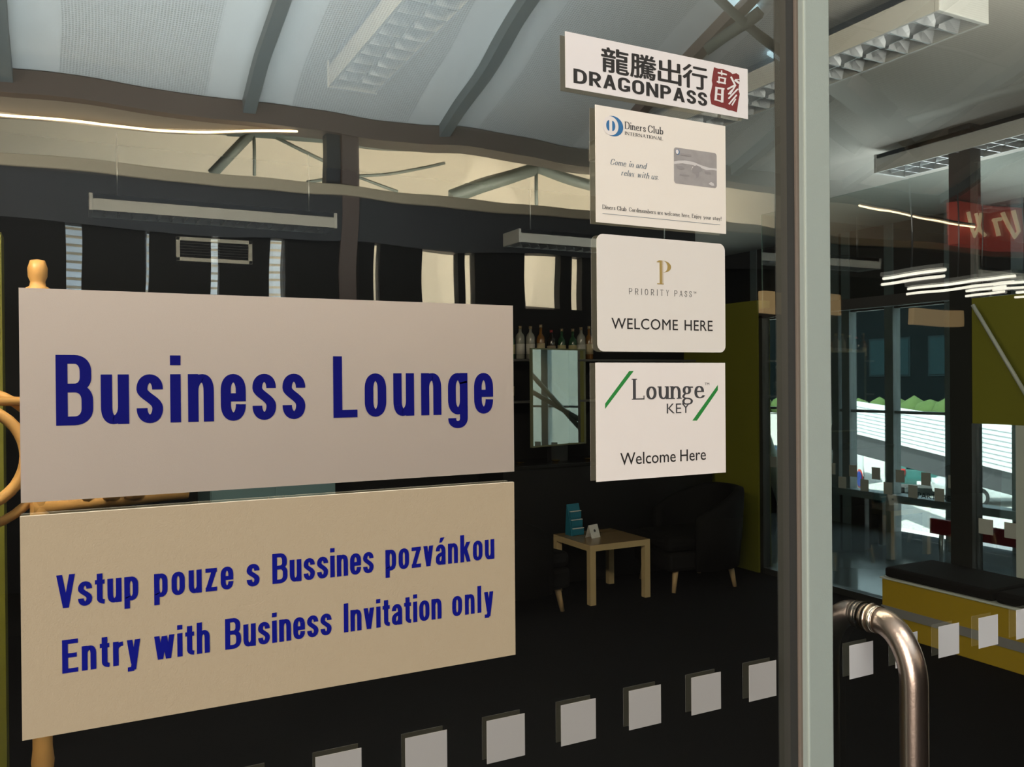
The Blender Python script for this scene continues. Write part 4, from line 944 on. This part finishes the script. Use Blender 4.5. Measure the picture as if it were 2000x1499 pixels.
def car(label, loc, rz, col, cname, kind='hatch', group='cars parked outside'):
    c = thing('car', label, 'car', loc, rz, group)          # nose towards +x
    L_, W_ = 4.1, 1.7
    pr = [(-2.0, 0.30), (-2.05, 0.62), (-1.98, 0.92), (-1.55, 1.42), (-0.4, 1.46), (0.35, 1.40), (1.0, 0.96), (1.85, 0.82), (2.05, 0.60), (2.0, 0.30)]
    if kind == 'van': pr = [(-2.1, 0.30), (-2.12, 0.9), (-2.05, 1.75), (-1.9, 1.85), (0.6, 1.85), (1.25, 1.2), (1.95, 1.0), (2.1, 0.7), (2.05, 0.30)]
    m = MB(); m.prism([(x, -W_/2, z) for x, z in pr], (0, W_, 0), 0.05); m.build('body', mat('car_paint_'+cname, col, 0.2, spec=0.7), c)
    gm = mat('car_window_glass', (0.015, 0.02, 0.022), 0.08)
    top = 1.36 if kind != 'van' else 1.72
    for s_ in (-1, 1):
        y = s_*(W_/2+0.004)
        f = MB().prism([(-1.45, y, 0.97), (0.85, y, 0.97), (0.32, y, top), (-1.2, y, top)], (0, 0.006, 0)).build('side_window', gm, c)
        for x in (-1.25, 1.25):
            wl = MB().lathe([(0.30, -0.10), (0.32, -0.08), (0.32, 0.08), (0.30, 0.10)], n=20)
            wl.xform(Matrix.Translation((x, s_*(W_/2-0.06), 0.32)) @ Matrix.Rotation(PI/2, 4, 'X')); wo = wl.build('wheel', mat('tyre', (0.015, 0.015, 0.015), 0.8), c)
            hb = MB().lathe([(0.19, -0.115), (0.19, 0.115)], n=16); hb.xform(Matrix.Translation((x, s_*(W_/2-0.06), 0.32)) @ Matrix.Rotation(PI/2, 4, 'X')); hb.build('hubcap', M_alu, wo)
        MB().box(-2.09, s_*0.72-0.09, 0.72, -1.98, s_*0.72+0.09, 0.95, 0.01).build('tail_light', mat('red_lens', (0.5, 0.02, 0.02), 0.2), c)
        MB().box(1.86, s_*0.62-0.14, 0.62, 2.06, s_*0.62+0.14, 0.78, 0.02).build('headlight', mat('clear_lens', (0.8, 0.82, 0.82), 0.1), c)
    MB().prism([(-2.005, -0.62, 0.99), (-2.005, 0.62, 0.99), (-1.60, 0.52, 1.39 if kind != 'van' else 1.6), (-1.60, -0.52, 1.39 if kind != 'van' else 1.6)], (-0.02, 0, 0.01)).build('rear_window', gm, c)
    MB().prism([(1.02, -0.66, 1.0), (1.02, 0.66, 1.0), (0.42, 0.58, 1.40), (0.42, -0.58, 1.40)], (0.02, 0, 0.012)).build('windscreen', gm, c)
    MB().box(-2.085, -0.26, 0.42, -2.06, 0.26, 0.54).build('number_plate', M_paper, c)
    MB().box(-2.11, -0.8, 0.30, -1.9, 0.8, 0.42, 0.02).build('bumper', mat('grey_bumper', (0.08, 0.08, 0.08), 0.6), c)
    return c
def gpt(u, v): q = atz(u, v, -2.5); return (q.x, q.y, -2.5)
g1 = gpt(1815, 968)
car('dark green hatchback seen from behind through the right window bay', (g1[0]+1.2, g1[1]+1.0, -2.5), 0.62, (0.03, 0.12, 0.11), 'green')
g2 = gpt(1700, 950)
car('white van parked behind the blue and red round sign', (g2[0]+1.0, g2[1]+2.4, -2.5), 0.75, (0.75, 0.77, 0.78), 'white', 'van')
g3 = gpt(1590, 950)
car('dark blue car half hidden by the door stile', (g3[0], g3[1]+2.0, -2.5), 0.95, (0.05, 0.09, 0.14), 'blue')
g4 = gpt(1965, 985)
car('silver car with bright headlight at the right edge beyond the dark post', (g4[0], g4[1], -2.5), 2.6, (0.55, 0.57, 0.58), 'silver')
car('red hatchback outside, seen only in the bar mirror', (50, -1.0, -2.5), 1.9, (0.5, 0.03, 0.04), 'red')
g5 = atz(1682, 958, -2.5); sz = (CAM-g5).length/1660*28
t = thing('road_sign', 'round blue and red parking sign in front of the white van', 'road sign', (g5.x, g5.y, -2.5), -0.55)
MB().tube([(0, 0, 0), (0, 0, 0.4)], 0.03, 10).build('post', M_palesteel, t)
for nm_, rr_, dx_, c_ in (('red_disc', 0.36, -0.04, (0.6, 0.05, 0.03)), ('blue_disc', 0.28, -0.06, (0.03, 0.10, 0.55))):
    dm = MB().lathe([(rr_, 0), (rr_, 0.015)], n=28); dm.xform(Matrix.Translation((dx_, 0, 0.42)) @ Matrix.Rotation(-PI/2, 4, 'Y')); dm.build(nm_, mat('sign_'+nm_, c_, 0.4), t)
r0_ = atx(1905, 1040, 6.6)
t = thing('barrier_rail', 'red barrier rail beyond the partition at the right edge', 'barrier', (6.6, 2.9, 0))
MB().box(-0.02, -1.2, r0_.z-0.07, 0.02, 1.1, r0_.z+0.06, 0.005).build('rail', mat('crimson_panel', (0.38, 0.015, 0.03), 0.5), t)
for y in (-1.0, 0.0, 1.0): MB().tube([(0, y, 0), (0, y, r0_.z)], 0.02, 10).build('post', M_alu, t)

# ================================================================== HALL (seen mirrored in the glass)
for i, x in enumerate((-2.34, -0.46, 1.42, 3.30, 5.18, 7.06, 8.94, 10.82, 12.7, 14.58)):
    b = MB().box(x-0.055, -0.1, -0.12, x+0.055, 7.8, -0.0).build('trim_%d' % (20+i), M_beam if i != 4 else M_brown); struct(b)
    b.location = (0, HY, 4.23); b.rotation_euler = (SL, 0, 0)
# truss behind the clerestory
tr = thing('roof_truss', 'grey green steel truss behind the high cream lit windows', 'truss', (0, -8.2, 0))
def hallp(u, v, Y):
    q = aty(u, v, Y); return Vector((q.x, -(Y-8.2), q.z))
def mem(name, u0, v0, u1, v1, wd, Y=8.2):
    a, b_ = hallp(u0, v0, Y), hallp(u1, v1, Y); MB().tube([a, b_], wd, 4).build(name, M_truss, tr)
mem('diagonal', 410, 340, 492, 258, 0.055); mem('diagonal', 880, 385, 1045, 330, 0.075); mem('diagonal', 1045, 325, 1300, 402, 0.075)
mem('tie_rod', 495, 258, 497, 345, 0.018); mem('tie_rod', 530, 265, 668, 335, 0.02); mem('tie_rod', 600, 357, 870, 322, 0.018); mem('tie_rod', 1047, 325, 1047, 412, 0.026)
mem('tie_rod', 690, 345, 770, 372, 0.018); mem('top_chord', 440, 255, 1560, 352, 0.05); mem('top_chord', -60, 215, 440, 255, 0.04)
# cove lamps behind the beam
lc = mat('warm_cove_tube', (1, 0.9, 0.7), 0.4, emit=((1.0, 0.78, 0.48), 9.0))
def cove(label, pts, top=None):
    t = thing('cove_light', label, 'light', (0, 0, 0), 0, 'warm cove lights')
    if top:
        m = MB()
        for p, q in zip(pts, pts[1:]): m.prism([(p[0], p[1]-0.035, p[2]-0.01), (q[0], q[1]-0.035, q[2]-0.01), (q[0], q[1]-0.035, max(top, q[2])), (p[0], p[1]-0.035, max(top, p[2]))], (0, -0.02, 0))
        m.build('valance', mat('tan_valance', (0.30, 0.235, 0.17), 0.8), t)
    MB().tube(pts, 0.011, 8).build('tube', lc, t)
    if not top: MB().tube([(p[0], p[1], p[2]+0.035) for p in pts], 0.02, 4).build('channel', M_brown, t)
def hq(u, v, Y): q = aty(u, v, Y); return (q.x, -Y, q.z)
cove('warm glowing cove light curving along the top left under the brown beam', [hq(u, v, 7.05) for u, v in ((-60, 212), (0, 221), (100, 234), (200, 246), (300, 253), (400, 255), (480, 255), (580, 256))], 4.05)
cove('warm cove light streak under the red sign at right', [hq(u, v, 6.6) for u, v in ((1680, 402), (1740, 412), (1800, 427), (1850, 437), (1905, 443))])
# red sign
q0, q1 = hq(1872, 478, 6.7), hq(2080, 405, 6.7)
t = thing('shop_sign', 'red backlit shop sign with cream script reflected at the right edge', 'sign', (0, 0, 0))
MB().box(q0[0], -6.9, q0[2], q1[0], -6.7, q0[2]+0.62).build('lightbox', mat('red_lightbox', (0.4, 0.03, 0.02), 0.4, emit=((1.0, 0.12, 0.07), 0.30)), t)
sm = mat('cream_sign_letters', (0.8, 0.7, 0.45), 0.4, emit=((1.0, 0.75, 0.42), 0.9))
def scr(pts): MB().tube([hq(u, v, 6.67) for u, v in pts], 0.028, 8).build('script_stroke', sm, t)
scr([(1890, 412), (1896, 440), (1905, 462), (1915, 440), (1920, 415)]); scr([(1908, 415), (1918, 450), (1930, 460)]); scr([(1950, 428), (1956, 462)]); scr([(1948, 430), (1962, 428)])
scr([(1966, 415), (1975, 445), (1984, 467), (1992, 455), (1985, 412)])
# tan lit boards
tm = mat('amber_signboard', (0.6, 0.42, 0.2), 0.5, emit=((1.0, 0.65, 0.30), 0.55))
for nm, (ua, ub, va, vb) in (('amber lit board reflected either side of the door stile', (1490, 1645, 578, 612)), ('smaller amber lit board reflected right of the door stile', (1786, 1880, 606, 634))):
    a_, b_ = hq(ua, vb, 6.9), hq(ub, va, 6.9)
    o = MB().box(a_[0], -6.99, a_[2], b_[0], -6.9, b_[2], 0.01).build('lit_board', tm); tag(o, nm, 'sign', 'amber lit boards in the hall')
# fluorescent lines
fm = mat('fluorescent_tube', (1, 1, 1), 0.4, emit=((1.0, 0.92, 0.78), 4.5))
fl = [((1725, 556), (1832, 541), 'leftmost of the reflected fluorescent lines'), ((1772, 575), (1950, 550), 'longest of the reflected fluorescent lines'), ((1887, 579), (1948, 570), 'short reflected fluorescent line below the longest one'), ((1945, 568), (2040, 554), 'reflected fluorescent line at the right edge, upper'), ((1985, 582), (2060, 571), 'reflected fluorescent line at the right edge, lower')]
for (a_, b_, lab) in fl:
    def hz(u, v, Z): q = atz(u, v, Z); return Vector((q.x, -q.y, q.z))
    p, q = hz(a_[0], a_[1], 2.6), hz(b_[0], b_[1], 2.6); q = Vector((p.x, q.y, 3.2))
    p, q = (p, q) if p.y < q.y else (q, p)
    t = thing('strip_light', lab, 'ceiling light', (p.x, (p.y+q.y)/2, 2.6), 0, 'fluorescent strips in the hall'); L2 = (q.y-p.y)/2
    for dz in (0.0, 0.055): MB().tube([(dz*0.3, -L2, dz), (dz*0.3, L2, dz)], 0.013, 8).build('tube', fm, t)
    MB().box(-0.03, -L2, 0.075, 0.06, L2, 0.11).build('housing', M_lampbody, t)
    MB().tube([(0, 0, 0.08), (0, 0, 1.1)], 0.008, 6).build('suspension_rod', M_alu, t)
# slats behind the window slots at left: pale blue blinds
bl = MB()
for k in range(14): bl.box(-1.2, -8.95, 2.2+0.085*k, 2.4, -8.93, 2.2+0.085*k+0.055)
o = bl.build('window_blind', mat('pale_blue_slats', (0.60, 0.70, 0.80), 0.5)); tag(o, 'pale blue slatted blind glimpsed through the narrow slots at left', 'blind')

# roof lights and braces under the sloping hall ceiling
def roofp(u, v, drop=0.0):
    r = ray(u, v); t = (4.23-drop+0.336*7.905-1.7)/(r.z+0.336*r.y)
    return Vector((r.x*t, 0.905-r.y*t, 1.7+r.z*t))
sky_m = mat('daylit_skylight', (0.8, 0.9, 1.0), 0.3, emit=((0.62, 0.90, 1.0), 2.2))
for i, q in enumerate(([(1404, -30), (1462, -30), (1491, 22), (1462, 31)], [(1500, 104), (1546, 90), (1546, 128), (1526, 123)])):
    o = MB().prism([roofp(u, v, 0.06) for u, v in q], (0, 0, 0.03)).build('window_%d' % (i+3), sky_m); struct(o)
br = thing('roof_brace', 'pale steel roof brace meeting at a node below the big ceiling light', 'roof brace', (0, HY, 0))
def rod(nm, u0, v0, u1, v1, w_, m_, d=0.35):
    a, b_ = roofp(u0, v0, d)-Vector((0, HY, 0)), roofp(u1, v1, d)-Vector((0, HY, 0)); MB().tube([a, b_], w_, 4).build(nm, m_, br)
rod('strut', 1585, 128, 1765, 258, 0.16, M_palesteel); rod('strut', 1655, 150, 1735, 215, 0.10, mat('warm_grey_steel', (0.45, 0.43, 0.40), 0.5)); rod('strut', 1590, 225, 1668, 285, 0.10, M_steel)
rod('tie_bar', 1725, 250, 2010, 165, 0.05, M_palesteel); rod('tie_bar', 1745, 245, 1790, 300, 0.07, M_palesteel); rod('strut', 1395, -20, 1545, 120, 0.05, M_truss); rod('strut', 1385, 95, 1490, 20, 0.06, M_truss)
